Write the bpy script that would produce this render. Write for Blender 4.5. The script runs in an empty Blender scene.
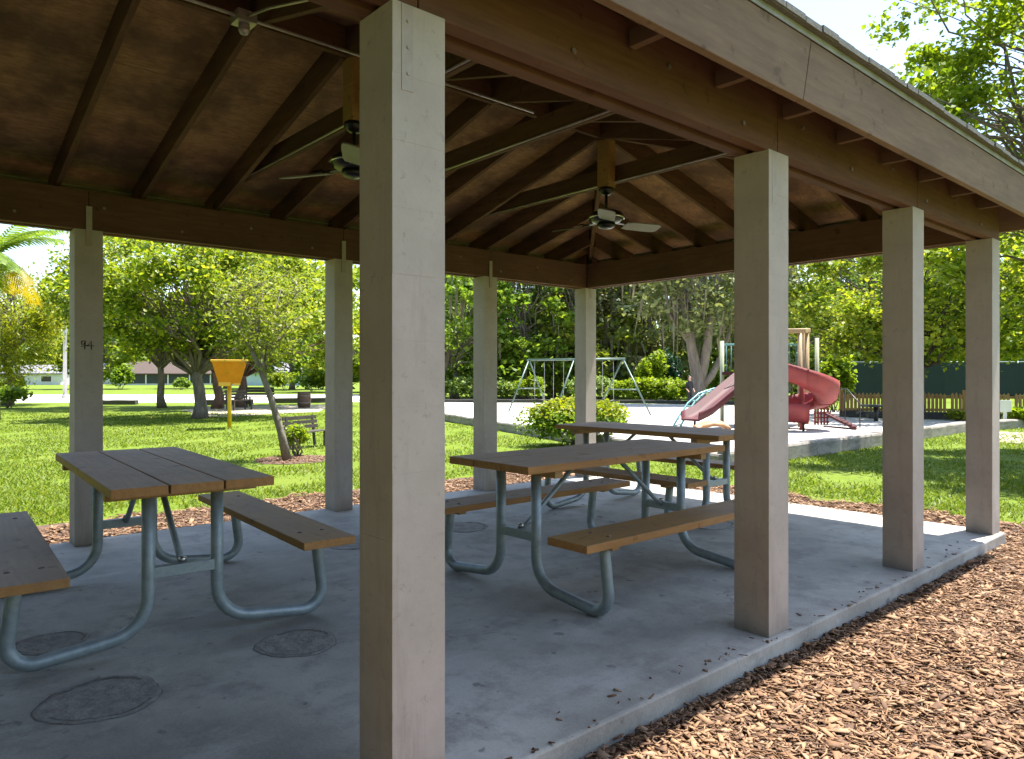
import bpy, bmesh, math, random
import numpy as np
from mathutils import Vector, Matrix
PI = math.pi
rng = np.random.default_rng(7)
random.seed(7)
sc = bpy.context.scene
COL = sc.collection

# ---------------------------------------------------------------- camera frame
H = 1.23                      # eye height above the slab
F = 728.0
HY = 376.0
YAW = math.radians(48.6)
FX, FY = -math.sin(YAW), math.cos(YAW)
RX, RY = math.cos(YAW), math.sin(YAW)
GZ = -0.09                    # lawn / mulch level

def W(px, d, z=GZ):
    l = (px - 512) / F * d
    return Vector((FX * d + RX * l, FY * d + RY * l, z))

def G(px, py, z=GZ):
    return W(px, F * (H - z) / (py - HY), z)

def zat(py, d):
    return H + (HY - py) / F * d

# angle of a world direction that points right / away as seen by the photographer
A_RIGHT = math.atan2(RY, RX)
A_AWAY = math.atan2(FY, FX)

# ---------------------------------------------------------------- materials
def nt(name):
    m = bpy.data.materials.new(name)
    m.use_nodes = True
    n = m.node_tree
    return m, n, n.nodes['Principled BSDF']

def lnk(n, a, b):
    n.links.new(a, b)

def coords(n, stretch=(1, 1, 1), kind='Object'):
    tc = n.nodes.new('ShaderNodeTexCoord')
    mp = n.nodes.new('ShaderNodeMapping')
    mp.inputs['Scale'].default_value = stretch
    lnk(n, tc.outputs[kind], mp.inputs['Vector'])
    return mp.outputs['Vector']

def noise(n, vec, scale, detail=5, rough=.6):
    t = n.nodes.new('ShaderNodeTexNoise')
    t.inputs['Scale'].default_value = scale
    t.inputs['Detail'].default_value = detail
    t.inputs['Roughness'].default_value = rough
    lnk(n, vec, t.inputs['Vector'])
    return t.outputs['Fac']

def ramp(n, fac, stops):
    r = n.nodes.new('ShaderNodeValToRGB')
    e = r.color_ramp.elements
    while len(e) < len(stops):
        e.new(.5)
    for k, (p, c) in enumerate(stops):
        e[k].position = p
        e[k].color = (c[0], c[1], c[2], 1)
    lnk(n, fac, r.inputs['Fac'])
    return r.outputs['Color']

def mix(n, fac, a, b, mode='MIX'):
    x = n.nodes.new('ShaderNodeMix')
    x.data_type = 'RGBA'
    x.blend_type = mode
    for sock, v in ((x.inputs[0], fac), (x.inputs[6], a), (x.inputs[7], b)):
        if hasattr(v, 'type') and hasattr(v, 'links'):
            lnk(n, v, sock)
        elif isinstance(v, (int, float)):
            sock.default_value = v
        else:
            sock.default_value = (v[0], v[1], v[2], 1)
    return x.outputs[2]

def math_(n, op, a, b=None, c=None):
    x = n.nodes.new('ShaderNodeMath')
    x.operation = op
    for k, v in enumerate((a, b, c)):
        if v is None:
            continue
        if isinstance(v, (int, float)):
            x.inputs[k].default_value = v
        else:
            lnk(n, v, x.inputs[k])
    return x.outputs[0]

def bump(n, b, height, strength=.3, dist=.01):
    x = n.nodes.new('ShaderNodeBump')
    x.inputs['Strength'].default_value = strength
    x.inputs['Distance'].default_value = dist
    lnk(n, height, x.inputs['Height'])
    lnk(n, x.outputs['Normal'], b.inputs['Normal'])

def simple(name, c1, c2=None, scale=6, rough=.6, metal=0, bmp=.15, stretch=(1, 1, 1), lo=.35, hi=.65, bscale=None, dist=.004):
    m, n, b = nt(name)
    v = coords(n, stretch)
    c2 = c2 or tuple(x * .8 for x in c1)
    f = noise(n, v, scale, 6, .65)
    lnk(n, ramp(n, f, [(lo, c2), (hi, c1)]), b.inputs['Base Color'])
    b.inputs['Roughness'].default_value = rough
    b.inputs['Metallic'].default_value = metal
    if bmp:
        bump(n, b, noise(n, v, bscale or scale * 6, 4), bmp, dist)
    return m

def wood(name, c1, c2, c3, rough=.75, grain=34, bmp=.35, knots=True):
    """planed softwood, grain along the piece's own X"""
    m, n, b = nt(name)
    v = coords(n, (.09, 1, 1))
    g = noise(n, v, grain, 6, .7)
    col = ramp(n, g, [(.32, c2), (.62, c1)])
    v2 = coords(n, (.5, 1, 1))
    st = noise(n, v2, 2.6, 5, .6)
    col = mix(n, ramp(n, st, [(.45, (0, 0, 0)), (.72, (.75, .75, .75))]), col, c3)
    if knots:
        vo = n.nodes.new('ShaderNodeTexVoronoi')
        vo.inputs['Scale'].default_value = 3.1
        lnk(n, coords(n, (.8, 1.6, 1.6)), vo.inputs['Vector'])
        k = ramp(n, vo.outputs['Distance'], [(.0, (.8, .8, .8)), (.06, (0, 0, 0))])
        col = mix(n, k, col, tuple(x * .45 for x in c2))
    wr = ramp(n, noise(n, coords(n), 11, 4, .6), [(.62, (0, 0, 0)), (.68, (.65, .65, .65))])
    col = mix(n, wr, col, tuple(x * .6 for x in c2))
    sc_ = ramp(n, noise(n, coords(n, (.05, 1, 1)), 120, 3, .6), [(.66, (0, 0, 0)), (.74, (.5, .5, .5))])
    col = mix(n, sc_, col, tuple(min(1, x * 1.35) for x in c1))
    lnk(n, col, b.inputs['Base Color'])
    b.inputs['Roughness'].default_value = rough
    b.inputs['Specular IOR Level'].default_value = .18
    bump(n, b, g, bmp, .003)
    return m

def leaf_mat(name, cols, trans=.5, rough=.5):
    m = bpy.data.materials.new(name)
    m.use_nodes = True
    n = m.node_tree
    b = n.nodes['Principled BSDF']
    geo = n.nodes.new('ShaderNodeNewGeometry')
    k = len(cols) - 1
    c = ramp(n, geo.outputs['Random Per Island'], [(i / k, col) for i, col in enumerate(cols)])
    lnk(n, c, b.inputs['Base Color'])
    b.inputs['Roughness'].default_value = rough
    b.inputs['Specular IOR Level'].default_value = .3
    tr = n.nodes.new('ShaderNodeBsdfTranslucent')
    lnk(n, mix(n, 1.0, c, (1.25, 1.2, .5), 'MULTIPLY'), tr.inputs['Color'])
    ms = n.nodes.new('ShaderNodeMixShader')
    ms.inputs[0].default_value = trans
    lnk(n, b.outputs[0], ms.inputs[1])
    lnk(n, tr.outputs[0], ms.inputs[2])
    lnk(n, ms.outputs[0], n.nodes['Material Output'].inputs['Surface'])
    return m

M = {}
# painted block posts, joints every course
m, n, b = nt('painted_block'); M['block'] = m
v = coords(n)
sep = n.nodes.new('ShaderNodeSeparateXYZ'); lnk(n, v, sep.inputs[0])
fr = math_(n, 'FRACT', math_(n, 'DIVIDE', math_(n, 'ADD', sep.outputs[2], noise(n, v, 22, 3) if False else 0.0), .19))
jd = math_(n, 'ABSOLUTE', math_(n, 'SUBTRACT', fr, .5))
wob = math_(n, 'MULTIPLY', noise(n, v, 14, 3), .02)
jl = ramp(n, math_(n, 'ADD', jd, wob), [(.007, (1, 1, 1)), (.028, (0, 0, 0))])
pc = ramp(n, noise(n, v, 3.2, 6, .65), [(.3, (.40, .345, .30)), (.7, (.52, .455, .405))])
drip_ = ramp(n, noise(n, coords(n, (1, 1, .12)), 16, 6, .7), [(.52, (0, 0, 0)), (.72, (.5, .5, .5))])
pc = mix(n, drip_, pc, (.30, .245, .20))
spk = ramp(n, noise(n, v, 30, 5, .7), [(.60, (0, 0, 0)), (.72, (.6, .6, .6))])
pc = mix(n, spk, pc, (.25, .21, .18))
grime = ramp(n, math_(n, 'ADD', sep.outputs[2], math_(n, 'MULTIPLY', noise(n, v, 9, 4), .12)), [(.05, (.75, .75, .75)), (.17, (0, 0, 0))])
pc = mix(n, grime, pc, (.22, .185, .155))
pc = mix(n, math_(n, 'MULTIPLY', jl, .0), pc, (.17, .14, .12))
lnk(n, pc, b.inputs['Base Color']); b.inputs['Roughness'].default_value = .8
hh = math_(n, 'SUBTRACT', math_(n, 'MULTIPLY', noise(n, v, 60, 5), .35), math_(n, 'MULTIPLY', jl, .0))
bump(n, b, hh, .5, .005)

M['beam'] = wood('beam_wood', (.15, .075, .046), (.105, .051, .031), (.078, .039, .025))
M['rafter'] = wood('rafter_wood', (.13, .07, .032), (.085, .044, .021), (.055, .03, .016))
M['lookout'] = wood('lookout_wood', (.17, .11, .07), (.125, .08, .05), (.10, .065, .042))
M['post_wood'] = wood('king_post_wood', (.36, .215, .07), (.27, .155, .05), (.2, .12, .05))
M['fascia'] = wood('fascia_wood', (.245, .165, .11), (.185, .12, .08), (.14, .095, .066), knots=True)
m, n, b = nt('plywood_deck'); M['deck'] = m
v = coords(n, (1, .25, 1))
g = noise(n, v, 48, 8, .75)
pc = ramp(n, g, [(.34, (.19, .105, .04)), (.64, (.39, .23, .098))])
st = noise(n, coords(n), 1.9, 6, .62)
pc = mix(n, ramp(n, st, [(.42, (0, 0, 0)), (.6, (.9, .9, .9))]), pc, (.10, .054, .024))
sp = n.nodes.new('ShaderNodeSeparateXYZ'); lnk(n, coords(n), sp.inputs[0])
fx_ = math_(n, 'FRACT', math_(n, 'DIVIDE', math_(n, 'ADD', math_(n, 'ABSOLUTE', sp.outputs[0]), .35), 1.22))
line = ramp(n, fx_, [(.0, (.9, .9, .9)), (.006, (0, 0, 0))])
pc = mix(n, line, pc, (.06, .035, .02))
lnk(n, pc, b.inputs['Base Color']); b.inputs['Roughness'].default_value = .85
bump(n, b, g, .25, .002)

m, n, b = nt('asphalt_shingle'); M['shingle'] = m
v = coords(n)
pc = ramp(n, noise(n, v, 70, 4, .8), [(.3, (.09, .09, .09)), (.7, (.24, .235, .22))])
lnk(n, pc, b.inputs['Base Color']); b.inputs['Roughness'].default_value = .95
bump(n, b, noise(n, v, 120, 4, .8), .8, .004)
M['drip'] = simple('weathered_drip_edge', (.36, .38, .38), (.24, .25, .25), 9, .6, 0, .2)
M['conduit'] = simple('conduit_metal', (.46, .42, .36), (.36, .32, .28), 12, .4, .5, .1)
M['strap'] = simple('painted_strap', (.41, .35, .295), (.34, .285, .235), 9, .6, .1, .15)
M['bolt'] = simple('bolt_metal', (.28, .25, .22), (.18, .14, .12), 20, .5, .6, .1)
M['black'] = simple('black_metal', (.016, .015, .015), (.01, .01, .01), 12, .32, .3, .05)
M['fan_blade'] = simple('fan_blade_finish', (.22, .20, .18), (.17, .155, .14), 5, .45, 0, .05)
M['chrome'] = simple('fan_trim', (.55, .53, .5), (.5, .48, .45), 12, .2, .9, 0)
M['lens'] = simple('frosted_lamp_glass', (.62, .61, .58), (.55, .54, .52), 5, .25, 0, 0)

M['tabletop'] = wood('tabletop_plank', (.62, .455, .32), (.50, .36, .25), (.41, .30, .22), .6, 40, .3, True)
M['seat'] = wood('seat_plank', (.45, .265, .105), (.35, .20, .078), (.30, .20, .11), .55, 40, .3, True)
M['plank_edge'] = wood('plank_edge', (.46, .24, .09), (.35, .17, .06), (.28, .16, .08), .6, 40, .3, False)
M['seat_grey'] = wood('seat_plank_weathered', (.48, .345, .23), (.38, .27, .18), (.31, .23, .17), .6, 40, .3, True)
M['pipe'] = simple('galvanised_pipe', (.34, .395, .41), (.245, .29, .305), 18, .45, .3, .12, lo=.35, hi=.65)

# slab
m, n, b = nt('old_concrete'); M['slab'] = m
v = coords(n)
pc = ramp(n, noise(n, v, 1.1, 8, .62), [(.36, (.25, .236, .20)), (.5, (.42, .40, .345)), (.62, (.56, .54, .475))])
pc = mix(n, ramp(n, noise(n, v, 4.2, 8, .7), [(.48, (0, 0, 0)), (.62, (.75, .75, .75))]), pc, (.245, .226, .20))
spots = ramp(n, noise(n, v, 9.5, 3, .5), [(.665, (0, 0, 0)), (.70, (.75, .75, .75))])
pc = mix(n, spots, pc, (.115, .105, .095))
pale = ramp(n, noise(n, coords(n, (1.3, .6, 1)), 3.3, 7, .7), [(.53, (0, 0, 0)), (.66, (.6, .6, .6))])
pc = mix(n, pale, pc, (.58, .565, .515))
vd = n.nodes.new('ShaderNodeTexVoronoi'); vd.feature = 'DISTANCE_TO_EDGE'; vd.inputs['Scale'].default_value = .42
wv = n.nodes.new('ShaderNodeVectorMath'); wv.operation = 'ADD'; lnk(n, v, wv.inputs[0])
nz = n.nodes.new('ShaderNodeTexNoise'); nz.inputs['Scale'].default_value = 2.2; nz.inputs['Detail'].default_value = 8; lnk(n, v, nz.inputs['Vector'])
lnk(n, nz.outputs['Color'], wv.inputs[1]); lnk(n, wv.outputs[0], vd.inputs['Vector'])
crack = ramp(n, vd.outputs['Distance'], [(.0, (.8, .8, .8)), (.0022, (.5, .5, .5)), (.004, (0, 0, 0))])
crack = mix(n, ramp(n, noise(n, v, .9, 3), [(.5, (0, 0, 0)), (.58, (1, 1, 1))]), (0, 0, 0), crack)
pc = mix(n, crack, pc, (.12, .11, .10))
fine = noise(n, v, 85, 5, .75)
pc = mix(n, .28, pc, ramp(n, fine, [(.3, (.12, .12, .115)), (.7, (.46, .45, .43))]))
lnk(n, pc, b.inputs['Base Color'])
lnk(n, ramp(n, noise(n, v, 2.2, 5), [(.3, (.55, .55, .55)), (.7, (.82, .82, .82))]), b.inputs['Roughness'])
bump(n, b, math_(n, 'ADD', math_(n, 'MULTIPLY', fine, .6), noise(n, v, 16, 5)), .35, .004)
M['patch'] = simple('rough_patch_concrete', (.37, .355, .32), (.24, .228, .205), 15, .9, 0, .9, lo=.36, hi=.62, bscale=40, dist=.01)
M['patch_ring'] = simple('patch_rim_concrete', (.24, .23, .21), (.13, .125, .112), 20, .9, 0, .9, bscale=50, dist=.01)

# mulch
m, n, b = nt('mulch_soil'); M['mulch_base'] = m
v = coords(n)
pc = ramp(n, noise(n, v, 24, 6, .75), [(.3, (.05, .028, .018)), (.55, (.14, .082, .052)), (.75, (.30, .185, .118))])
lnk(n, pc, b.inputs['Base Color']); b.inputs['Roughness'].default_value = .95
bump(n, b, noise(n, v, 30, 6, .75), 1, .03)
m, n, b = nt('bark_chip'); M['chip'] = m
geo = n.nodes.new('ShaderNodeNewGeometry')
c = ramp(n, geo.outputs['Random Per Island'], [(0, (.03, .015, .009)), (.2, (.09, .042, .022)), (.4, (.21, .11, .053)), (.64, (.30, .172, .088)), (.87, (.36, .22, .12)), (.95, (.25, .18, .12)), (1, (.38, .26, .165))])
c = mix(n, .35, c, ramp(n, noise(n, coords(n), 60, 4, .7), [(.3, (.10, .05, .027)), (.7, (.33, .195, .11))]))
lnk(n, c, b.inputs['Base Color']); b.inputs['Roughness'].default_value = .85
bump(n, b, noise(n, coords(n), 140, 4), .5, .003)

# lawn
def lawn_mat(name, a, bb, c3):
    m, n, b = nt(name)
    v = coords(n)
    pc = ramp(n, noise(n, v, 1.3, 7, .7), [(.30, bb), (.62, a)])
    pc = mix(n, ramp(n, noise(n, v, .35, 4), [(.52, (0, 0, 0)), (.7, (.5, .5, .5))]), pc, c3)
    f = noise(n, v, 42, 5, .8)
    pc = mix(n, .5, pc, ramp(n, f, [(.3, tuple(x * .45 for x in bb)), (.7, tuple(min(1, x * 1.35) for x in a))]))
    dry = ramp(n, noise(n, v, .9, 8, .75), [(.58, (0, 0, 0)), (.70, (.4, .4, .4))])
    pc = mix(n, dry, pc, (.24, .21, .08))
    lnk(n, pc, b.inputs['Base Color']); b.inputs['Roughness'].default_value = .9
    b.inputs['Specular IOR Level'].default_value = .15
    bump(n, b, f, .7, .03)
    return m
M['lawn'] = lawn_mat('lawn', (.145, .205, .020), (.085, .13, .013), (.19, .19, .045))
M['grass'] = leaf_mat('grass_blade', [(.075, .125, .011), (.125, .19, .017), (.17, .24, .024), (.24, .25, .055)], .45)

m, n, b = nt('white_sand'); M['sand'] = m
v = coords(n)
pc = ramp(n, noise(n, v, .8, 7, .7), [(.3, (.42, .40, .37)), (.6, (.54, .515, .485))])
pc = mix(n, ramp(n, noise(n, v, 7, 5), [(.55, (0, 0, 0)), (.75, (.4, .4, .4))]), pc, (.5, .46, .41))
lnk(n, pc, b.inputs['Base Color']); b.inputs['Roughness'].default_value = .95
bump(n, b, noise(n, v, 9, 6, .7), .8, .05)
M['road'] = simple('pale_road', (.58, .54, .49), (.48, .45, .41), 1.2, .9, 0, .2)
M['dirt'] = simple('bare_dirt', (.46, .40, .31), (.33, .29, .2), 1.6, .95, 0, .4)
M['timber'] = simple('weathered_timber', (.36, .33, .29), (.17, .15, .13), 9, .9, 0, .7, stretch=(.25, 1, 1))
M['timber_dark'] = simple('dark_border_timber', (.075, .07, .066), (.04, .037, .035), 7, .9, 0, .5, stretch=(.25, 1, 1))
M['bark'] = simple('grey_bark', (.245, .205, .165), (.115, .092, .074), 9, .95, 0, 1, stretch=(1, 1, .22), bscale=26, dist=.03)
M['bark_pale'] = simple('pale_oak_bark', (.27, .22, .175), (.15, .12, .10), 7, .95, 0, 1, stretch=(1, 1, .22), bscale=22, dist=.03)
M['bark_dark'] = simple('dark_bark', (.10, .082, .068), (.055, .044, .038), 9, .95, 0, 1, stretch=(1, 1, .22), bscale=26, dist=.03)
M['bark_red'] = simple('reddish_bark', (.20, .12, .085), (.10, .06, .046), 9, .95, 0, 1, stretch=(1, 1, .22), bscale=26, dist=.03)
M['leaf_bright'] = leaf_mat('leaf_bright', [(.10, .165, .012), (.18, .26, .018), (.27, .34, .028), (.37, .40, .035)])
M['leaf_mid'] = leaf_mat('leaf_mid', [(.09, .17, .02), (.165, .26, .03), (.25, .345, .048)])
M['leaf_dark'] = leaf_mat('leaf_dark', [(.09, .155, .035), (.165, .24, .055), (.25, .33, .085)], .3)
M['leaf_oak'] = leaf_mat('leaf_oak', [(.13, .155, .065), (.20, .23, .09), (.265, .29, .12)], .3)
M['leaf_maple'] = leaf_mat('leaf_maple', [(.065, .125, .014), (.14, .215, .018), (.22, .295, .026), (.31, .365, .036), (.40, .42, .05)])
M['leaf_yellow'] = leaf_mat('leaf_yellow', [(.15, .20, .015), (.24, .285, .02), (.36, .36, .03)])
M['leaf_lime'] = leaf_mat('leaf_lime', [(.13, .215, .012), (.21, .30, .018), (.30, .37, .03)])
M['leaf_olive'] = leaf_mat('leaf_olive', [(.14, .19, .03), (.23, .28, .04), (.32, .35, .06)])
M['leaf_conifer'] = leaf_mat('leaf_conifer', [(.012, .045, .03), (.02, .07, .045), (.03, .085, .05)], .2)
M['frond_yellow'] = leaf_mat('frond_yellow', [(.30, .25, .02), (.38, .30, .02), (.42, .27, .02)])
M['moss'] = leaf_mat('hanging_moss', [(.13, .115, .075), (.19, .165, .11), (.25, .215, .15)], .3)
M['orange'] = simple('orange_yellow_plastic', (.72, .225, .01), (.62, .18, .008), 5, .45, 0, .05)
M['yellow'] = simple('yellow_paint', (.78, .46, .02), (.70, .40, .015), 5, .45, 0, .05)
M['rim'] = simple('pale_orange_plastic', (.86, .46, .06), (.78, .40, .04), 5, .45, 0, .05)
M['bump'] = simple('faded_orange_plastic', (.42, .22, .10), (.34, .16, .07), 5, .6, 0, .05)
M['red'] = simple('sun_faded_red_plastic', (.25, .033, .032), (.185, .022, .023), 3, .62, 0, .05)
M['maroon'] = simple('maroon_plastic', (.075, .005, .011), (.055, .004, .009), 3, .65, 0, .05)
M['teal'] = simple('teal_metal', (.16, .36, .36), (.11, .27, .29), 9, .4, .2, .05)
M['swing'] = simple('pale_green_metal', (.11, .17, .14), (.08, .13, .105), 9, .4, .2, .05)
M['chain'] = simple('chain_metal', (.42, .42, .40), (.3, .3, .3), 20, .45, .7, .1)
M['tan'] = simple('tan_metal', (.40, .28, .155), (.34, .235, .125), 5, .5, 0, .05)
M['pale_post'] = simple('pale_green_post', (.36, .38, .26), (.30, .32, .21), 5, .5, 0, .05)
M['picket'] = simple('yellow_pine_picket', (.42, .25, .10), (.29, .155, .06), 6, .85, 0, .4, stretch=(1, 1, .3))
M['screen'] = simple('dark_green_windscreen', (.004, .019, .018), (.003, .014, .013), 3, .8, 0, .2)
M['white'] = simple('white_paint', (.74, .74, .72), (.66, .66, .64), 2, .6, 0, .08)
M['wall_white'] = simple('off_white_wall', (.62, .63, .62), (.54, .55, .55), 1.2, .8, 0, .1)
M['wall_blue'] = simple('pale_blue_wall', (.45, .56, .64), (.38, .49, .57), 1.2, .8, 0, .1)
M['roof_brown'] = simple('brown_roof', (.075, .052, .04), (.055, .038, .03), 4, .9, 0, .3)
M['roof_grey'] = simple('grey_roof', (.20, .20, .21), (.14, .14, .15), 4, .9, 0, .3)
M['porch_dark'] = simple('dark_porch_screen', (.03, .035, .04), (.02, .024, .028), 4, .4, 0, 0)
M['glass'] = simple('dark_window_glass', (.02, .024, .028), (.012, .014, .018), 2, .08, 0, 0)
M['dark_wood'] = simple('dark_bench_slats', (.085, .07, .055), (.05, .04, .034), 6, .7, 0, .3, stretch=(.3, 1, 1))
M['barrel'] = simple('brown_barrel', (.16, .10, .075), (.10, .062, .05), 6, .8, 0, .3)
M['pole'] = simple('galvanised_lamp_pole', (.42, .43, .45), (.35, .36, .38), 4, .4, .4, .05)
M['skin'] = simple('skin', (.46, .28, .20), (.42, .25, .18), 6, .5, 0, 0)
M['cloth_black'] = simple('black_cloth', (.014, .015, .018), (.01, .01, .012), 6, .85, 0, .2)
M['hair'] = simple('dark_hair', (.012, .009, .008), (.008, .006, .006), 20, .45, 0, .2)
M['ink'] = simple('black_marker', (.015, .014, .013), (.012, .011, .01), 20, .6, 0, 0)
M['pipe_dark'] = simple('dark_rail', (.05, .05, .05), (.03, .03, .03), 8, .4, .4, .05)

# ---------------------------------------------------------------- mesh builder
class MB:
    def __init__(s):
        s.v, s.f, s.sm = [], [], []
    def add(s, vs, fs, smooth=False):
        o = len(s.v)
        s.v += [tuple(x) for x in vs]
        for f in fs:
            s.f.append(tuple(i + o for i in f)); s.sm.append(smooth)
    def box(s, a, b):
        x0, y0, z0 = a; x1, y1, z1 = b
        s.add([(x0, y0, z0), (x1, y0, z0), (x1, y1, z0), (x0, y1, z0), (x0, y0, z1), (x1, y0, z1), (x1, y1, z1), (x0, y1, z1)],
              [(0, 3, 2, 1), (4, 5, 6, 7), (0, 1, 5, 4), (1, 2, 6, 5), (2, 3, 7, 6), (3, 0, 4, 7)])
    def bar(s, p0, p1, w, h, up=(0, 0, 1)):
        p0, p1 = Vector(p0), Vector(p1)
        d = (p1 - p0).normalized()
        u = Vector(up)
        if abs(d.dot(u)) > .99: u = Vector((1, 0, 0))
        r = d.cross(u).normalized() * (w / 2)
        u = r.cross(d).normalized() * (h / 2)
        vs = [p0 - r - u, p0 + r - u, p0 + r + u, p0 - r + u, p1 - r - u, p1 + r - u, p1 + r + u, p1 - r + u]
        s.add(vs, [(0, 1, 2, 3), (7, 6, 5, 4), (0, 4, 5, 1), (1, 5, 6, 2), (2, 6, 7, 3), (3, 7, 4, 0)])
    def prism(s, poly, y0, y1, axis='y'):
        """polygon of (a, z) pairs extruded along Y (or X)"""
        k = len(poly)
        if axis == 'y':
            vs = [(a, y0, z) for a, z in poly] + [(a, y1, z) for a, z in poly]
        elif axis == 'x':
            vs = [(y0, a, z) for a, z in poly] + [(y1, a, z) for a, z in poly]
        else:
            vs = [(a, c, y0) for a, c in poly] + [(a, c, y1) for a, c in poly]
        fs = [tuple(range(k)), tuple(range(2 * k - 1, k - 1, -1))]
        fs += [(i, i + k, (i + 1) % k + k, (i + 1) % k) for i in range(k)]
        s.add(vs, fs)
    def tube(s, pts, r, seg=10, closed=False, cap=True):
        pts = [Vector(p) for p in pts]
        rs = r if isinstance(r, (list, tuple)) else [r] * len(pts)
        n_ = len(pts)
        prev = None
        rings = []
        for i, p in enumerate(pts):
            a = pts[i - 1] if i else pts[0]
            c = pts[i + 1] if i < n_ - 1 else pts[-1]
            t = (c - a).normalized()
            if prev is None:
                u = Vector((0, 0, 1)) if abs(t.z) < .9 else Vector((1, 0, 0))
            else:
                u = prev
            x = (u - t * u.dot(t)).normalized()
            prev = x
            y = t.cross(x)
            rings.append([p + (x * math.cos(2 * PI * k / seg) + y * math.sin(2 * PI * k / seg)) * rs[i] for k in range(seg)])
        vs = [q for r_ in rings for q in r_]
        fs = []
        for i in range(n_ - 1):
            for k in range(seg):
                k2 = (k + 1) % seg
                fs.append((i * seg + k, i * seg + k2, (i + 1) * seg + k2, (i + 1) * seg + k))
        s.add(vs, fs, True)
        if cap:
            o = len(s.v) - len(vs)
            s.f.append(tuple(o + k for k in range(seg - 1, -1, -1))); s.sm.append(False)
            s.f.append(tuple(o + (n_ - 1) * seg + k for k in range(seg))); s.sm.append(False)
    def lathe(s, prof, c=(0, 0, 0), seg=24, smooth=True):
        vs, fs = [], []
        for r, z in prof:
            for k in range(seg):
                a = 2 * PI * k / seg
                vs.append((c[0] + r * math.cos(a), c[1] + r * math.sin(a), c[2] + z))
        for i in range(len(prof) - 1):
            for k in range(seg):
                k2 = (k + 1) % seg
                fs.append((i * seg + k, i * seg + k2, (i + 1) * seg + k2, (i + 1) * seg + k))
        s.add(vs, fs, smooth)
        o = len(s.v) - len(vs)
        if prof[0][0] > 1e-4:
            s.f.append(tuple(o + k for k in range(seg - 1, -1, -1))); s.sm.append(False)
        if prof[-1][0] > 1e-4:
            s.f.append(tuple(o + (len(prof) - 1) * seg + k for k in range(seg))); s.sm.append(False)
    def build(s, name, mat, parent=None, bevel=0, loc=None, rot=None):
        me = bpy.data.meshes.new(name)
        me.from_pydata(s.v, [], s.f)
        me.polygons.foreach_set('use_smooth', s.sm)
        me.materials.append(mat)
        me.update()
        o = bpy.data.objects.new(name, me)
        COL.objects.link(o)
        if parent: o.parent = parent
        if loc is not None: o.location = loc
        if rot is not None: o.rotation_euler = rot
        if bevel:
            bv = o.modifiers.new('bevel', 'BEVEL'); bv.width = bevel; bv.segments = 2; bv.limit_method = 'ANGLE'
            bv.angle_limit = math.radians(40)
        return o

def tag(o, label=None, cat=None, group=None, kind=None):
    if label: o['label'] = label
    if cat: o['category'] = cat
    if group: o['group'] = group
    if kind: o['kind'] = kind
    return o

def empty(name, loc, rz=0, label=None, cat=None, group=None):
    o = bpy.data.objects.new(name, None)
    COL.objects.link(o)
    o.location = loc; o.rotation_euler = (0, 0, rz); o.empty_display_size = .2
    return tag(o, label, cat, group)

def copy_tree(o, parent=None):
    c = o.copy(); COL.objects.link(c)
    if parent: c.parent = parent
    for ch in list(o.children): copy_tree(ch, c)
    return c

def quads_obj(name, V, Fq, mat, parent=None):
    """V (n,3), Fq (m,4) as numpy"""
    me = bpy.data.meshes.new(name)
    me.vertices.add(len(V)); me.vertices.foreach_set('co', V.astype(np.float32).ravel())
    me.loops.add(Fq.size); me.loops.foreach_set('vertex_index', Fq.astype(np.int32).ravel())
    me.polygons.add(len(Fq)); me.polygons.foreach_set('loop_start', np.arange(0, Fq.size, Fq.shape[1], dtype=np.int32))
    me.materials.append(mat)
    me.update(calc_edges=True); me.validate()
    o = bpy.data.objects.new(name, me); COL.objects.link(o)
    if parent: o.parent = parent
    return o

# ---------------------------------------------------------------- ground sheets
def sheet(name, poly, z, mat, kind='structure'):
    me = bpy.data.meshes.new(name)
    me.from_pydata([(p[0], p[1], z) for p in poly], [], [tuple(range(len(poly)))])
    me.materials.append(mat); me.update()
    if me.polygons[0].normal.z < 0: me.flip_normals()
    o = bpy.data.objects.new(name, me); COL.objects.link(o)
    o['kind'] = kind
    return o

sheet('ground', [(-1500, -1500), (1500, -1500), (1500, 1500), (-1500, 1500)], GZ - .012, M['lawn'])

def wobble(poly, amp, step):
    out = []
    k = len(poly)
    for i in range(k):
        a, c = Vector(poly[i][:2]), Vector(poly[(i + 1) % k][:2])
        m_ = max(1, int((c - a).length / step))
        for j in range(m_):
            p = a.lerp(c, j / m_)
            out.append((p.x + random.uniform(-amp, amp), p.y + random.uniform(-amp, amp)))
    return out

MULCH = [(-7.55, -8), (2.4, -8), (2.4, 7.6), (-7.55, 7.75)]
sheet('mulch_bed', wobble(MULCH, .12, .35), GZ - .006, M['mulch_base'])

# sand area
SANDPX = [(395, 412), (724, 468), (966, 431), (1016, 424.6), (1005, 421), (850, 417.5), (842, 411), (740, 405), (640, 403.5), (400, 402)]
SAND = [G(*p) for p in SANDPX]
sheet('sand_ground', wobble(SAND, .1, 1.2), GZ - .004, M['sand'])
# road far left, and a footpath
sheet('road', [W(-900, 37), W(330, 36), W(430, 41), W(430, 52), W(-500, 52)], GZ - .004, M['road'])
sheet('path', wobble([W(215, 23.5), W(322, 27), W(340, 34), W(205, 31), W(190, 28)], .4, 1.5), GZ - .005, M['dirt'])
sheet('bare_ground', wobble([W(972, 17.6), W(1180, 16), W(1180, 12.9), W(985, 14.6)], .3, 1.), GZ - .006, M['dirt'])
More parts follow.
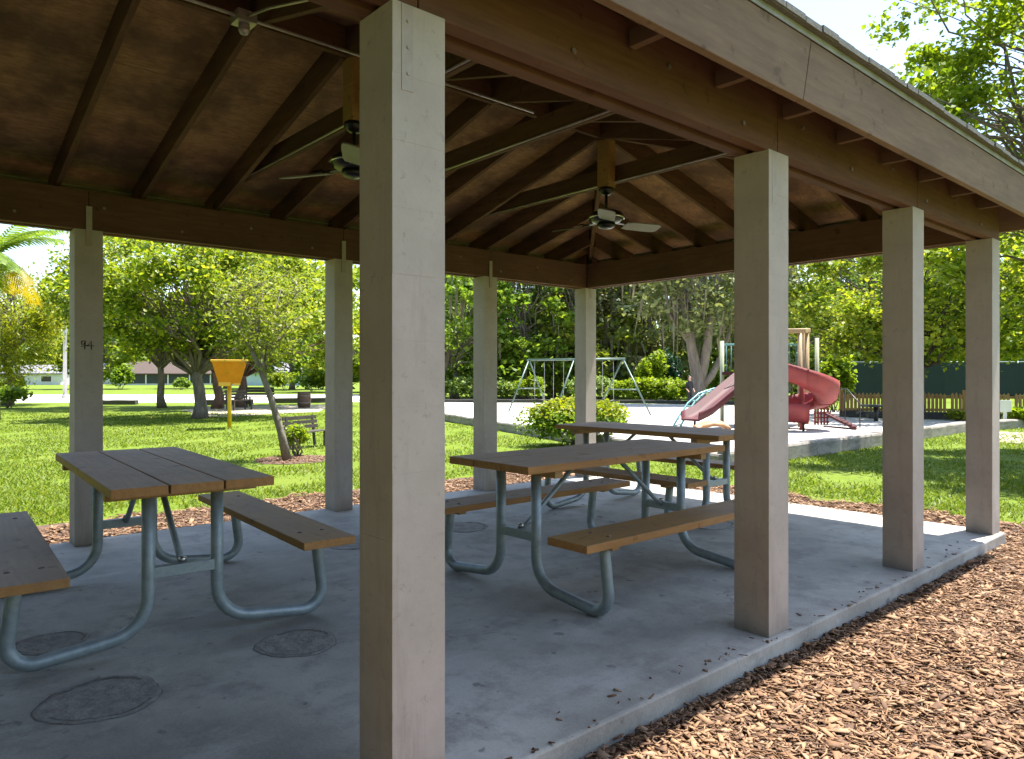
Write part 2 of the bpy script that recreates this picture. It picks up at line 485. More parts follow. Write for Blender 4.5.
# mulch ring round the leaning tree
LT = G(287, 459)
ring = [(LT.x + FX * .62 * math.sin(a) + RX * (.62 * math.cos(a) + .12), LT.y + FY * .62 * math.sin(a) + RY * (.62 * math.cos(a) + .12)) for a in np.linspace(0, 2 * PI, 28, endpoint=False)]
sheet('mulch_ring', wobble(ring, .05, .2), GZ - .005, M['mulch_base'])

# slab
SX0, SX1, SY0, SY1 = -6.23, -1.726, -6.5, 6.71
s = MB(); s.box((SX0, SY0, -.3), (SX1, SY1, 0))
slab = s.build('concrete_slab', M['slab'], bevel=.012)
slab['kind'] = 'structure'
for k, (px, py, r) in enumerate([(101, 699, .205), (297, 643, .175), (50, 643, .15), (463, 527, .2), (708, 524, .22), (355, 543, .2)]):
    c = G(px, py, 0)
    seg = 64
    rr = [r * (1 + .04 * math.sin(3 * a + k) + .02 * math.sin(7 * a + 2 * k) + .012 * math.sin(17 * a + k) + random.uniform(-.008, .008)) for a in np.linspace(0, 2 * PI, seg, endpoint=False)]
    vs, fs = [], []
    prof = [(1.04, .0004), (1.01, .002), (.94, .0045), (.86, .002), (.6, .0025), (.5, .004), (.42, .002), (.2, .003)]
    for q, z in prof:
        for i in range(seg):
            a = 2 * PI * i / seg
            vs.append((c.x + rr[i] * q * math.cos(a), c.y + rr[i] * q * math.sin(a), z + random.uniform(0, .0012)))
    for j in range(len(prof) - 1):
        for i in range(seg):
            i2 = (i + 1) % seg
            fs.append((j * seg + i, j * seg + i2, (j + 1) * seg + i2, (j + 1) * seg + i))
    fs.append(tuple((len(prof) - 1) * seg + i for i in range(seg)))
    s = MB(); s.add(vs[:], fs, True)
    po = s.build('concrete_patch', M['patch'], slab)
    po.data.materials.append(M['patch_ring'])
    for p in po.data.polygons:
        if p.index < seg or (seg * 2 <= p.index < seg * 3 and math.sin(p.index * .21 + k) > -.3): p.material_index = 1

# ---------------------------------------------------------------- wood chips
def chips(name, n_, region, lmin, lmax, zlo, zhi, keep):
    x = rng.uniform(region[0], region[1], n_); y = rng.uniform(region[2], region[3], n_)
    k = keep(x, y); x, y = x[k], y[k]; n_ = len(x)
    lump = .5 + .5 * np.sin(x * 7 + 2 * np.sin(y * 5)) * np.sin(y * 8 + 1.7 * np.sin(x * 6))
    L = rng.uniform(lmin, lmax, n_) * (.6 + .8 * rng.random(n_) ** 2); w = L * np.where(rng.random(n_) < .4, rng.uniform(.08, .22, n_), rng.uniform(.3, .7, n_)); t = rng.uniform(.002, .006, n_)
    z = zlo + (zhi - zlo) * rng.random(n_) * (.45 + .9 * lump)
    # unit box corners with uneven taper
    base = np.array([(-1, -1, -1), (1, -1, -1), (1, 1, -1), (-1, 1, -1), (-1, -1, 1), (1, -1, 1), (1, 1, 1), (-1, 1, 1)], float) * .5
    P = np.repeat(base[None], n_, 0)
    tap = rng.uniform(.25, 1, (n_, 2))
    P[:, [0, 3, 4, 7], 1] *= tap[:, :1]; P[:, [1, 2, 5, 6], 1] *= tap[:, 1:]
    skew = rng.uniform(-.35, .35, n_)
    P[:, :, 0] += P[:, :, 1] * skew[:, None]
    P[:, :, 0] *= L[:, None]; P[:, :, 1] *= w[:, None]; P[:, :, 2] *= t[:, None]
    a = rng.uniform(0, 2 * PI, n_); tx = rng.normal(0, .2, n_); ty = rng.normal(0, .19, n_)
    def rot(P, ang, i, j):
        c_, s_ = np.cos(ang)[:, None], np.sin(ang)[:, None]
        A, B = P[:, :, i].copy(), P[:, :, j].copy()
        P[:, :, i] = A * c_ - B * s_; P[:, :, j] = A * s_ + B * c_
    rot(P, tx, 1, 2); rot(P, ty, 0, 2); rot(P, a, 0, 1)
    P[:, :, 0] += x[:, None]; P[:, :, 1] += y[:, None]; P[:, :, 2] += z[:, None]
    Fq = np.array([(0, 3, 2, 1), (4, 5, 6, 7), (0, 1, 5, 4), (1, 2, 6, 5), (2, 3, 7, 6), (3, 0, 4, 7)])
    Fq = (Fq[None] + (np.arange(n_) * 8)[:, None, None]).reshape(-1, 4)
    return P.reshape(-1, 3), Fq

def outside_slab(x, y):
    return ~((x > SX0 - .01) & (x < SX1 + .01) & (y > SY0) & (y < SY1 + .01))
parts = [
    chips('a', 80000, (SX1, .35, .5, 8.1), .014, .058, GZ - .004, GZ + .018, lambda x, y: outside_slab(x, y) & (y < 7.75 + .2 * np.sin(x * 3))),
    chips('b', 12000, (-7.75, SX1, 6.7, 8.0), .03, .075, GZ - .004, GZ + .02, lambda x, y: outside_slab(x, y) & (y < 7.72 + .12 * np.sin(x * 4) + .06 * np.sin(x * 9))),
    chips('c', 14000, (-7.7, SX0, -.5, 8.0), .03, .075, GZ - .004, GZ + .02, lambda x, y: outside_slab(x, y) & (x > -7.5 - .13 * np.sin(y * 4) - .07 * np.sin(y * 11)) & (y < 7.75)),
    chips('f', 420, (SX1 - .25, SX1, .6, 6.7), .012, .035, .003, .006, lambda x, y: rng.random(len(x)) < np.clip((x - SX1 + .25) / .25, 0, 1) ** 3),
    chips('g', 300, (SX0, SX1, 6.45, 6.71), .012, .035, .003, .006, lambda x, y: rng.random(len(x)) < np.clip((y - 6.45) / .26, 0, 1) ** 3),
    chips('d', 5000, (.3, 2.4, .0, 8.0), .03, .07, GZ - .004, GZ + .018, lambda x, y: x > 0),
    chips('e', 1400, (LT.x - .9, LT.x + .9, LT.y - .9, LT.y + .9), .03, .07, GZ - .004, GZ + .015, lambda x, y: (x - LT.x - RX * .12) ** 2 + (y - LT.y - RY * .12) ** 2 < .36),
]
off = 0; VV, FF = [], []
for P, Fq in parts:
    VV.append(P); FF.append(Fq + off); off += len(P)
ch = quads_obj('wood_chips', np.concatenate(VV), np.concatenate(FF), M['chip'])
tag(ch, 'loose tan and reddish bark chips around the pavilion slab', 'mulch', kind='stuff')

# ---------------------------------------------------------------- lawn blades
def in_poly(x, y, poly):
    r = np.zeros(len(x), bool)
    k = len(poly)
    for i in range(k):
        x0, y0 = poly[i][0], poly[i][1]; x1, y1 = poly[(i + 1) % k][0], poly[(i + 1) % k][1]
        c_ = ((y0 > y) != (y1 > y)) & (x < (x1 - x0) * (y - y0) / (y1 - y0 + 1e-12) + x0)
        r ^= c_
    return r
n_ = 190000
d = 6.2 + 20 * rng.random(n_) ** 1.7
lat = rng.uniform(-.75, .78, n_) * d
gx = FX * d + RX * lat; gy = FY * d + RY * lat
ok = ~((gx > -7.6 + .1 * np.sin(gy * 5)) & (gy < 7.75 + .1 * np.sin(gx * 5))) & ~in_poly(gx, gy, SAND) & ~in_poly(gx, gy, [p for p in ring])
pat = np.sin(gx * 1.3 + 2 * np.sin(gy * .7)) * np.sin(gy * 1.7 + 1.5 * np.sin(gx * .9)) + .5 * np.sin(gx * 4.1 + gy * 2.3) + rng.normal(0, .35, n_)
ok &= pat > -.45
gx, gy, d = gx[ok], gy[ok], d[ok]; n_ = len(gx)
ang = rng.uniform(0, 2 * PI, n_); hgt = rng.uniform(.015, .036, n_) * (1 + .3 * rng.random(n_)); wd = rng.uniform(.003, .006, n_) * (1 + d / 9)
ln = rng.normal(0, .025, (n_, 2))
c_, s_ = np.cos(ang) * wd, np.sin(ang) * wd
z0 = np.full(n_, GZ - .012)
V = np.stack([np.stack([gx - c_, gy - s_, z0], 1), np.stack([gx + c_, gy + s_, z0], 1),
              np.stack([gx + c_ * .3 + ln[:, 0], gy + s_ * .3 + ln[:, 1], z0 + hgt], 1), np.stack([gx - c_ * .3 + ln[:, 0], gy - s_ * .3 + ln[:, 1], z0 + hgt * .98], 1)], 1).reshape(-1, 3)
gr = quads_obj('grass', V, np.arange(n_ * 4).reshape(-1, 4), M['grass'])
tag(gr, 'short bright green mown lawn grass around the pavilion', 'grass', kind='stuff')

# ---------------------------------------------------------------- pavilion
RIDGE = -3.95; CY = .168
CXR, CXL = -1.855, -6.11
CYS = [6.59, 5.0, 3.252, 1.196, -.86, -2.916, -4.664, -6.254]  # near bays out of view, row lengthened to darken the interior
CW = .183; CH = 2.296
BH = .285
SL = .26; ZR = 3.33; RD = .175; EAVE = 2.45; HALF = 4.337
AP = CY + HALF; AM = CY - HALF
pav = empty('picnic_pavilion', (RIDGE, CY, 0), 0, 'open hip roofed picnic pavilion on square block posts over a concrete slab', 'pavilion')
PL = lambda x, y, z: (x - RIDGE, y - CY, z)

def block_column():
    t = MB()
    z = 0.0
    j = lambda: random.uniform(-.0004, .0004)
    while z < CH - .01:
        z1_ = min(z + .19, CH)
        if CH - z1_ < .05: z1_ = CH
        t.box((-CW / 2 + j(), -CW / 2 + j(), z), (CW / 2 + j(), CW / 2 + j(), z1_))
        z = z1_
    t.box((-CW / 2 + .004, -CW / 2 + .004, .002), (CW / 2 - .004, CW / 2 - .004, CH - .002))
    return t
protos = []
proto = None
def add_column(x, y, right):
    global proto
    if len(protos) < 8:
        o = block_column().build('column', M['block'], pav, bevel=.0007)
        protos.append(o)
    else:
        o = random.choice(protos).copy(); COL.objects.link(o); o.parent = pav
    o.location = PL(x, y, 0)
    st = MB()
    near = right and abs(y - 1.196) < .1
    if right:      # strap plate let into the outer face
        st.box((CW / 2 - .001, -CW / 2 + .03, CH - .25), (CW / 2 + (.002 if near else .0009), -CW / 2 + .07, CH - .002))
    else:          # strap rising onto the beam, inner face
        st.box((CW / 2 - .001, -.02, CH - .12), (CW / 2 + .006, .02, CH + .17))
    so = st.build('strap', M['strap'], o, bevel=.001)
    for q in range(3):
        if right and not near: break
        bt = MB()
        z = (CH - .05 - q * .075) if right else (CH - .08 + q * .1)
        yy = -CW / 2 + .052 if right else 0
        x0 = CW / 2 + (.0022 if right else .0058)
        ring = [(x0, yy + .0055 * math.cos(a), z + .0055 * math.sin(a)) for a in np.linspace(0, 2 * PI, 8, endpoint=False)]
        ring2 = [(x0 + .003, p[1], p[2]) for p in ring]
        bt.add(ring + ring2, [tuple(range(8, 16))] + [(i, (i + 1) % 8, (i + 1) % 8 + 8, i + 8) for i in range(8)])
        bt.build('bolt', M['strap'], o)
    return o
columns = {}
for i, y in enumerate(CYS):
    columns['R', i] = add_column(CXR, y, True)
    columns['L', i] = add_column(CXL, y, False)
# scrawled mark on the corner post of the lawn side
fcol = columns['L', 3]
mk = MB()
def stroke(pts, r=.004):
    mk.tube([(CW / 2 + .0005, p[0], p[1]) for p in pts], r, 6)
zc = zat(344, 5.15); x0 = -.02
stroke([(x0 - .012, zc + .03), (x0 - .028, zc + .022), (x0 - .026, zc + .004), (x0 - .008, zc + .006), (x0 - .004, zc + .03), (x0 - .008, zc - .032)])
stroke([(x0 + .036, zc - .034), (x0 + .034, zc + .03), (x0 + .008, zc - .008), (x0 + .052, zc - .006)])
stroke([(x0 - .03, zc - .012), (x0 + .02, zc + .0)], .003)
mk.build('marker_scrawl', M['ink'], fcol)

def beam_part(name, p0, p1, mat, w=CW, joints=()):
    """paired plies over a recessed filler, along local X"""
    p0, p1 = Vector(p0), Vector(p1)
    L = (p1 - p0).length
    t = MB()
    pl = w * .36
    cuts = [0] + [c for c in joints] + [L]
    for i in range(len(cuts) - 1):
        for ya, yb in ((-w / 2, -w / 2 + pl), (w / 2 - pl, w / 2)):
            dz = random.uniform(-.003, .003)
            t.box((cuts[i] + (.0015 if i else 0), ya, dz), (cuts[i + 1] - (.0015 if i < len(cuts) - 2 else 0), yb, BH + dz))
    t.box((.01, -w / 2 + pl - .001, .022), (L - .01, w / 2 - pl + .001, BH - .003))
    a = math.atan2(p1.y - p0.y, p1.x - p0.x)
    return t.build(name, mat, pav, bevel=.004, loc=PL(*p0), rot=(0, 0, a))
yb0, yb1 = CYS[-1] - CW / 2 - .01, CYS[0] + CW / 2 + .01
bw = CW - .012
jts = [CYS[k] - yb0 for k in (5, 3, 2, 1)]
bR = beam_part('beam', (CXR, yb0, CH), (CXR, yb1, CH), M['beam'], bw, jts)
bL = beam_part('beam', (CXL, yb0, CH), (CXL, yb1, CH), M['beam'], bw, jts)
beam_part('beam', (CXL + bw / 2 + .001, CYS[0], CH), (CXR - bw / 2 - .001, CYS[0], CH), M['beam'], bw)
beam_part('beam', (CXL + bw / 2 + .001, CYS[-1], CH), (CXR - bw / 2 - .001, CYS[-1], CH), M['beam'], bw)
# bolt heads and old nail plates on the outer and inner sides of the long beams
for bo, xs in ((bR, 1), (bL, 1)):
    for i in range(23):
        x = .5 + i * .55; z = .07 + .1 * (i % 2)
        for sgn in (-1, 1):
            bt = MB()
            y = sgn * (bw / 2)
            ring = [(x + .011 * math.cos(a), y, z + .011 * math.sin(a)) for a in np.linspace(0, 2 * PI, 8, endpoint=False)]
            r2 = [(p[0], y + sgn * .007, p[2]) for p in ring]
            bt.add(ring + r2, [tuple(range(8, 16))] + [(k, (k + 1) % 8, (k + 1) % 8 + 8, k + 8) for k in range(8)])
            bt.build('bolt', M['bolt'], bo)

# rafters
def rafter_mesh(t0, t1, slope=SL, depth=RD, w=.036, ztop=ZR):
    z = lambda t: ztop - .002 - slope * t
    t = MB(); t.prism([(t0, z(t0) - depth), (t1, z(t1) - depth), (t1, z(t1)), (t0, z(t0))], -w / 2, w / 2)
    return t
common = None
TE = EAVE - .045
jit = lambda: random.uniform(-.004, .004)
def put_rafter(mesh_ob, loc, rz):
    o = mesh_ob.copy(); COL.objects.link(o); o.parent = pav; o.location = loc; o.rotation_euler = (0, 0, rz); return o
YS = [2.15 + .57 * k for k in range(-11, 5)]
for y in YS:
    for rz in (0, PI):
        if common is None:
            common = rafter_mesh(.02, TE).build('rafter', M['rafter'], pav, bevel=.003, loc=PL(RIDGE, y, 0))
        else:
            put_rafter(common, PL(RIDGE, y + jit(), 0), rz)
for sgn, ay in ((1, AP), (-1, AM)):
    ex = [2.15 + .57 * k for k in (range(5, 9) if sgn > 0 else range(-15, -11))]
    for y in ex:
        t0 = abs(y - ay) + .035
        jm = rafter_mesh(t0, TE).build('rafter', M['rafter'], pav, bevel=.003, loc=PL(RIDGE, y, 0))
        put_rafter(jm, PL(RIDGE, y, 0), PI)
    for k in range(-4, 5):
        x = RIDGE + .57 * k + .02
        t0 = abs(.57 * k + .02) + .035
        rafter_mesh(t0, TE).build('rafter', M['rafter'], pav, bevel=.003, loc=PL(x, ay, 0), rot=(0, 0, sgn * PI / 2))
    for a in ((PI / 4, 3 * PI / 4) if sgn > 0 else (-PI / 4, -3 * PI / 4)):
        rafter_mesh(.03, TE * math.sqrt(2), SL / math.sqrt(2), .155, .04).build('hip_rafter', M['rafter'], pav, bevel=.003, loc=PL(RIDGE, ay, 0), rot=(0, 0, a))
t = MB(); t.box((0, -.018, ZR - .175), (2 * HALF, .018, ZR - .006))
t.build('ridge_board', M['rafter'], pav, loc=PL(RIDGE, AM, 0), rot=(0, 0, PI / 2))

lk = None
for y in YS + [2.15 + .57 * k for k in range(5, 8)] + [2.15 + .57 * k for k in range(-15, -11)]:
    for sg in (1, -1):
        if lk is None:
            t = MB(); t.box((EAVE - .04 - .215, -.018, 2.462), (EAVE - .041, .018, 2.528)); lk = t.build('lookout', M['lookout'], pav, bevel=.002)
            lk.location = PL(RIDGE, y, 0)
        else:
            put_rafter(lk, PL(RIDGE + (0 if sg > 0 else -.085), y, 0), 0 if sg > 0 else PI)
# ties and king posts
def tie(y):
    t = MB(); t.prism([(-1.9, 2.80), (1.9, 2.80), (1.9, 2.832), (1.46, 2.945), (-1.46, 2.945), (-1.9, 2.832)], -.018, .018)
    o = t.build('tie_beam', M['rafter'], pav, bevel=.003, loc=PL(RIDGE, y, 0))
    t = MB(); t.tube([(-1.85, -.03, 2.808), (1.85, -.03, 2.808)], .0075, 8)
    t.build('conduit', M['conduit'], o)
for y in (2.15 + .12, 3.29 + .041, AP + .07):
    tie(y)
for y in (2.15 + .12 - .066, AP + .07 - .066):
    t = MB(); t.box((-.06, -.045, 2.765), (.06, .045, ZR - .18 if y > 4 else ZR - .18))
    t.build('king_post', M['post_wood'], pav, bevel=.005, loc=PL(RIDGE, y, 0))
# ridge conduit, junction boxes and branch run
cx_, cz_ = -3.74, 3.083
cm = MB(); cm.tube([PL(cx_, -4, cz_), PL(cx_, 3.5, cz_)], .009, 8); cm.build('conduit', M['conduit'], pav)
cm = MB(); cm.tube([PL(cx_, 1.45, cz_), PL(cx_ + .3, 1.46, cz_ - .06), PL(-2.4, 1.47, 2.725)], .007, 8); cm.build('conduit', M['conduit'], pav)
jb = MB(); y = 1.45
jb.box(PL(cx_ - .05, y - .05, cz_ - .035), PL(cx_ + .05, y + .05, cz_ + .02))
jb.lathe([(.028, 0), (.03, -.03), (.02, -.05), (0.0, -.055)], PL(cx_, y, cz_ - .035), 12)
jb.build('junction_box', M['conduit'], pav)
# roof deck
def roof_shell(name, eave, z0, thick, mat, lip=0, ez=None):
    hx, hy = eave, HALF + eave
    zz = lambda t, b_: ZR + b_ - SL * t
    vs = []
    for b_ in (z0, z0 + thick):
        vs += [(-hx, -hy, zz(eave, b_)), (hx, -hy, zz(eave, b_)), (hx, hy, zz(eave, b_)), (-hx, hy, zz(eave, b_)), (0, -HALF, zz(0, b_)), (0, HALF, zz(0, b_))]
    fs = [(0, 4, 5, 3), (1, 2, 5, 4), (0, 1, 4), (2, 3, 5)]
    fs += [tuple(i + 6 for i in reversed(f)) for f in fs]
    fs += [(0, 6, 7, 1), (1, 7, 8, 2), (2, 8, 9, 3), (3, 9, 6, 0)]
    t = MB(); t.add(vs, fs)
    o = t.build(name, mat, pav)
    return o
roof_shell('roof_deck', EAVE, 0, .016, M['deck'])
roof_shell('roof_shingles', EAVE + .034, .0175, .022, M['shingle'])
# drip edge strip and rough shingle butts along the eaves
zt = ZR - SL * EAVE
t = MB()
hx, hy = EAVE + .0015, HALF + EAVE + .0015
for (a, b_) in (((hx, -hy), (hx + .004, hy)), ((-hx - .004, -hy), (-hx, hy))):
    t.box((a[0], a[1], 2.678), (b_[0], b_[1], zt + .014))
for (a, b_) in (((-hx, hy), (hx, hy + .004)), ((-hx, -hy - .004), (hx, -hy))):
    t.box((a[0], a[1], 2.678), (b_[0], b_[1], zt + .014))
t.build('drip_edge', M['drip'], pav)
t = MB()
y = -hy
while y < hy - .05:
    w_ = random.uniform(.14, .2)
    for sgn in (1, -1):
        x0 = sgn * (EAVE + .0345); x1 = sgn * (EAVE + random.uniform(.04, .05))
        zb = zt + random.uniform(.008, .013)
        t.box((min(x0, x1), y, zb), (max(x0, x1), min(y + w_ - .004, hy), zb + random.uniform(.02, .029)))
    y += w_
x = -hx
while x < hx - .05:
    w_ = random.uniform(.14, .2)
    for sgn in (1, -1):
        y0 = sgn * (HALF + EAVE + .0345); y1 = sgn * (HALF + EAVE + random.uniform(.04, .05))
        zb = zt + random.uniform(.008, .013)
        t.box((x, min(y0, y1), zb), (min(x + w_ - .004, hx), max(y0, y1), zb + random.uniform(.02, .029)))
    x += w_
t.build('shingle_edge', M['shingle'], pav)['kind'] = 'stuff'
# fascia boards
FB, FT = 2.402, 2.676
def fascia(poly, y0, y1, axis):
    t = MB(); t.prism(poly, y0, y1, axis); return t
L0 = -(HALF + EAVE); L1 = HALF + EAVE
seam = 3.005 - CY
# local X = along the eave, so the grain follows it
def fas(pts, rz, loc):
    t = MB(); t.prism(pts, -.038, 0.0, 'y'); return t.build('fascia_board', M['fascia'], pav, bevel=.003, loc=loc, rot=(0, 0, rz))
fas([(L0, FB), (seam - .035, FB), (seam + .035, FT), (L0, FT)], PI / 2, (EAVE - .038, 0, 0))
fas([(seam - .031, FB + .001), (L1, FB + .001), (L1, FT - .001), (seam + .039, FT - .001)], PI / 2, (EAVE - .038, 0, 0))
fas([(L0, FB), (L1, FB), (L1, FT), (L0, FT)], -PI / 2, (-EAVE + .038, 0, 0))
fas([(-EAVE + .04, FB), (EAVE - .04, FB), (EAVE - .04, FT), (-EAVE + .04, FT)], PI, (0, L1 - .038, 0))
fas([(-EAVE + .04, FB), (EAVE - .04, FB), (EAVE - .04, FT), (-EAVE + .04, FT)], 0, (0, L0 + .038, 0))

# ---------------------------------------------------------------- ceiling fans
def fan(loc, rz, label):
    r = empty('ceiling_fan', loc, 0, label, 'ceiling fan', 'ceiling fans under the pavilion roof')
    t = MB(); t.lathe([(.0, 0), (.06, 0), (.062, -.02), (.035, -.055), (.012, -.06)], seg=20); t.build('canopy', M['black'], r)
    t = MB(); t.tube([(0, 0, -.05), (0, 0, -.19)], .012, 10); t.build('downrod', M['black'], r)
    t = MB(); t.lathe([(.02, -.12), (.06, -.125), (.13, -.15), (.145, -.175), (.14, -.205), (.11, -.225), (.075, -.235), (.0, -.237)], c=(0, 0, -.055), seg=28); t.build('motor_housing', M['black'], r)
    t = MB(); t.lathe([(.147, -.182), (.15, -.186), (.15, -.194), (.147, -.198)], c=(0, 0, -.055), seg=28); t.build('trim_ring', M['chrome'], r)
    t = MB(); t.lathe([(.075, -.236), (.07, -.262), (.045, -.275), (.0, -.279)], c=(0, 0, -.055), seg=20); t.build('switch_cup', M['black'], r)
    for k in range(3):
        a = rz + 2 * PI * k / 3
        b_ = MB()
        prof = [(.17, .05), (.22, .062), (.38, .068), (.46, .066), (.495, .056), (.505, .035)]
        pts = [(x, w) for x, w in prof] + [(x, -w) for x, w in reversed(prof)]
        vs = [(x, y, -.236 - y * .25 + .004) for x, y in pts] + [(x, y, -.236 - y * .25 - .004) for x, y in pts]
        m_ = len(pts)
        b_.add(vs, [tuple(range(m_)), tuple(range(2 * m_ - 1, m_ - 1, -1))] + [(i, i + m_, (i + 1) % m_ + m_, (i + 1) % m_) for i in range(m_)])
        bo = b_.build('fan_blade', M['fan_blade'], r, loc=(0, 0, -.055), rot=(0, 0, a))
        i_ = MB(); i_.bar((.1, 0, -.222), (.21, 0, -.229), .05, .006); i_.bar((.2, -.03, -.229), (.27, -.02, -.227), .02, .005); i_.bar((.2, .03, -.219), (.27, .02, -.221), .02, .005)
        i_.build('blade_iron', M['black'], bo)
    return r
fan((RIDGE, AP + .07 - .066, 2.764), A_RIGHT + math.radians(23), 'black ceiling fan with pale blades hanging in full view below the far king post')
fan((RIDGE, 2.15 + .12 - .066, 2.764), A_RIGHT + math.radians(42), 'ceiling fan half hidden behind the big near post, one blade showing')

# ---------------------------------------------------------------- picnic tables
TL = 1.83
def arc(c, r, a0, a1, k=7):
    return [(c[0] + r * math.cos(a), c[1] + r * math.sin(a)) for a in np.linspace(a0, a1, k)]
def two_tone(o, mat):
    """sawn edges keep the orange of fresh wood, the walked-on faces are weathered"""
    o.data.materials.append(mat)
    for p in o.data.polygons:
        if abs(p.normal.z) < .5: p.material_index = 1
    return o
def picnic_table(loc, rz, label, seat_mat, frame_in=.24):
    r = empty('picnic_table', loc, rz, label, 'picnic table', 'picnic tables on the slab')
    t = MB()
    w3 = .222
    for k in (-1, 0, 1):
        y0 = k * (w3 + .008) - w3 / 2
        t.box((-TL / 2 + random.uniform(0, .006), y0, .718), (TL / 2 - random.uniform(0, .006), y0 + w3, .76))
    two_tone(t.build('tabletop', M['tabletop'], r, bevel=.004), M['plank_edge'])
    fx = TL / 2 - frame_in
    for sgn in (-1, 1):
        t = MB(); t.box((-TL / 2, sgn * .62 - .135, .385), (TL / 2, sgn * .62 + .135, .425))
        seat = two_tone(t.build('seat', seat_mat[(sgn + 1) // 2], r, bevel=.004), M['plank_edge'])
        for xx in (-fx, fx):
            for q in (-.06, .06):
                bt = MB(); bt.lathe([(.012, 0), (.010, .004), (.0, .006)], (xx, sgn * .62 + q, .425), 8); bt.build('bolt', M['bolt'], seat)
    for xs in (-1, 1):
        x = xs * fx
        t = MB()
        pr = .0295
        for sgn in (-1, 1):
            t = MB()
            p = [(.15, .70), (.15, .30)]
            p += arc((.15 + .17, pr + .17 + .03), .17, PI, 1.5 * PI - .1, 8)
            p += arc((.60 - .02, pr + .10), .10, 1.5 * PI - .02, 2 * PI + .22, 8)
            p += [(.655, .33), (.645, .375)]
            t.tube([(x, sgn * a, z) for a, z in p], pr, 12)
            t.build('pipe_leg', M['pipe'], r)
        t = MB(); t.bar((x, -.16, .335), (x, .16, .335), .045, .05); t.build('cross_bar', M['pipe'], r, bevel=.003)
        t = MB(); t.bar((x, -.33, .698), (x, .33, .698), .06, .038)
        t.build('bracket', M['seat'], r, bevel=.003)
        for sgn in (-1, 1):
            t = MB(); t.bar((x, sgn * .52, .375), (x, sgn * .73, .375), .06, .022); t.build('seat_bracket', M['seat'], r, bevel=.003)
        t = MB(); t.tube([(x - xs * .02, 0, .345), (x - xs * .10, 0, .40), (xs * .18, 0, .705)], .015, 10)
        t.build('brace', M['pipe'], r)
        t = MB(); t.lathe([(.018, -.01), (.018, .01), (.0, .014)], (x - xs * .02, 0, .372), 8); t.build('brace_bolt', M['chrome'], r)
    return r
picnic_table((-4.235, 1.135, 0), math.radians(-3.2), 'picnic table of weathered planks on the lawn side, by the scrawled post', (M['seat_grey'], M['seat']))
picnic_table((-3.10, 3.455, 0), -PI / 2, 'middle picnic table with an orange brown seat, between the two nearest posts', (M['seat_grey'], M['seat']))
picnic_table((-4.13, 5.34, 0), 0, 'picnic table behind the middle one, at the far end of the slab', (M['seat_grey'], M['seat_grey']))

# ---------------------------------------------------------------- vegetation helpers
def leaf_arrays(C, size, up=.5, shape=.42, down=0):
    n_ = len(C)
    N = rng.normal(0, 1, (n_, 3)); N[:, 2] = np.abs(N[:, 2]) + up
    N /= np.linalg.norm(N, axis=1)[:, None]
    T = rng.normal(0, 1, (n_, 3)); T[:, 2] -= down
    T -= N * (T * N).sum(1)[:, None]; T /= np.linalg.norm(T, axis=1)[:, None] + 1e-9
    B = np.cross(N, T)
    S = (size * rng.uniform(.65, 1.3, n_))[:, None]
    V = np.stack([C - T * S * .5, C + B * S * shape + T * S * .05 + N * S * .08, C + T * S * .5, C - B * S * shape + T * S * .05 + N * S * .08], 1)
    return V.reshape(-1, 3)

def leaves_obj(name, C, size, mat, parent, **kw):
    V = leaf_arrays(C, size, **kw)
    return quads_obj(name, V, np.arange(len(V)).reshape(-1, 4), mat, parent)

def limb_path(a, b_, wig, k=6, sag=0):
    a, b_ = Vector(a), Vector(b_)
    out = []
    L = (b_ - a).length
    for i in range(k + 1):
        u = i / k
        p = a.lerp(b_, u)
        if 0 < i < k: p += Vector((random.uniform(-1, 1), random.uniform(-1, 1), random.uniform(-.6, .6))) * wig * L
        p.z += sag * L * math.sin(PI * u)
        out.append(p)
    return out

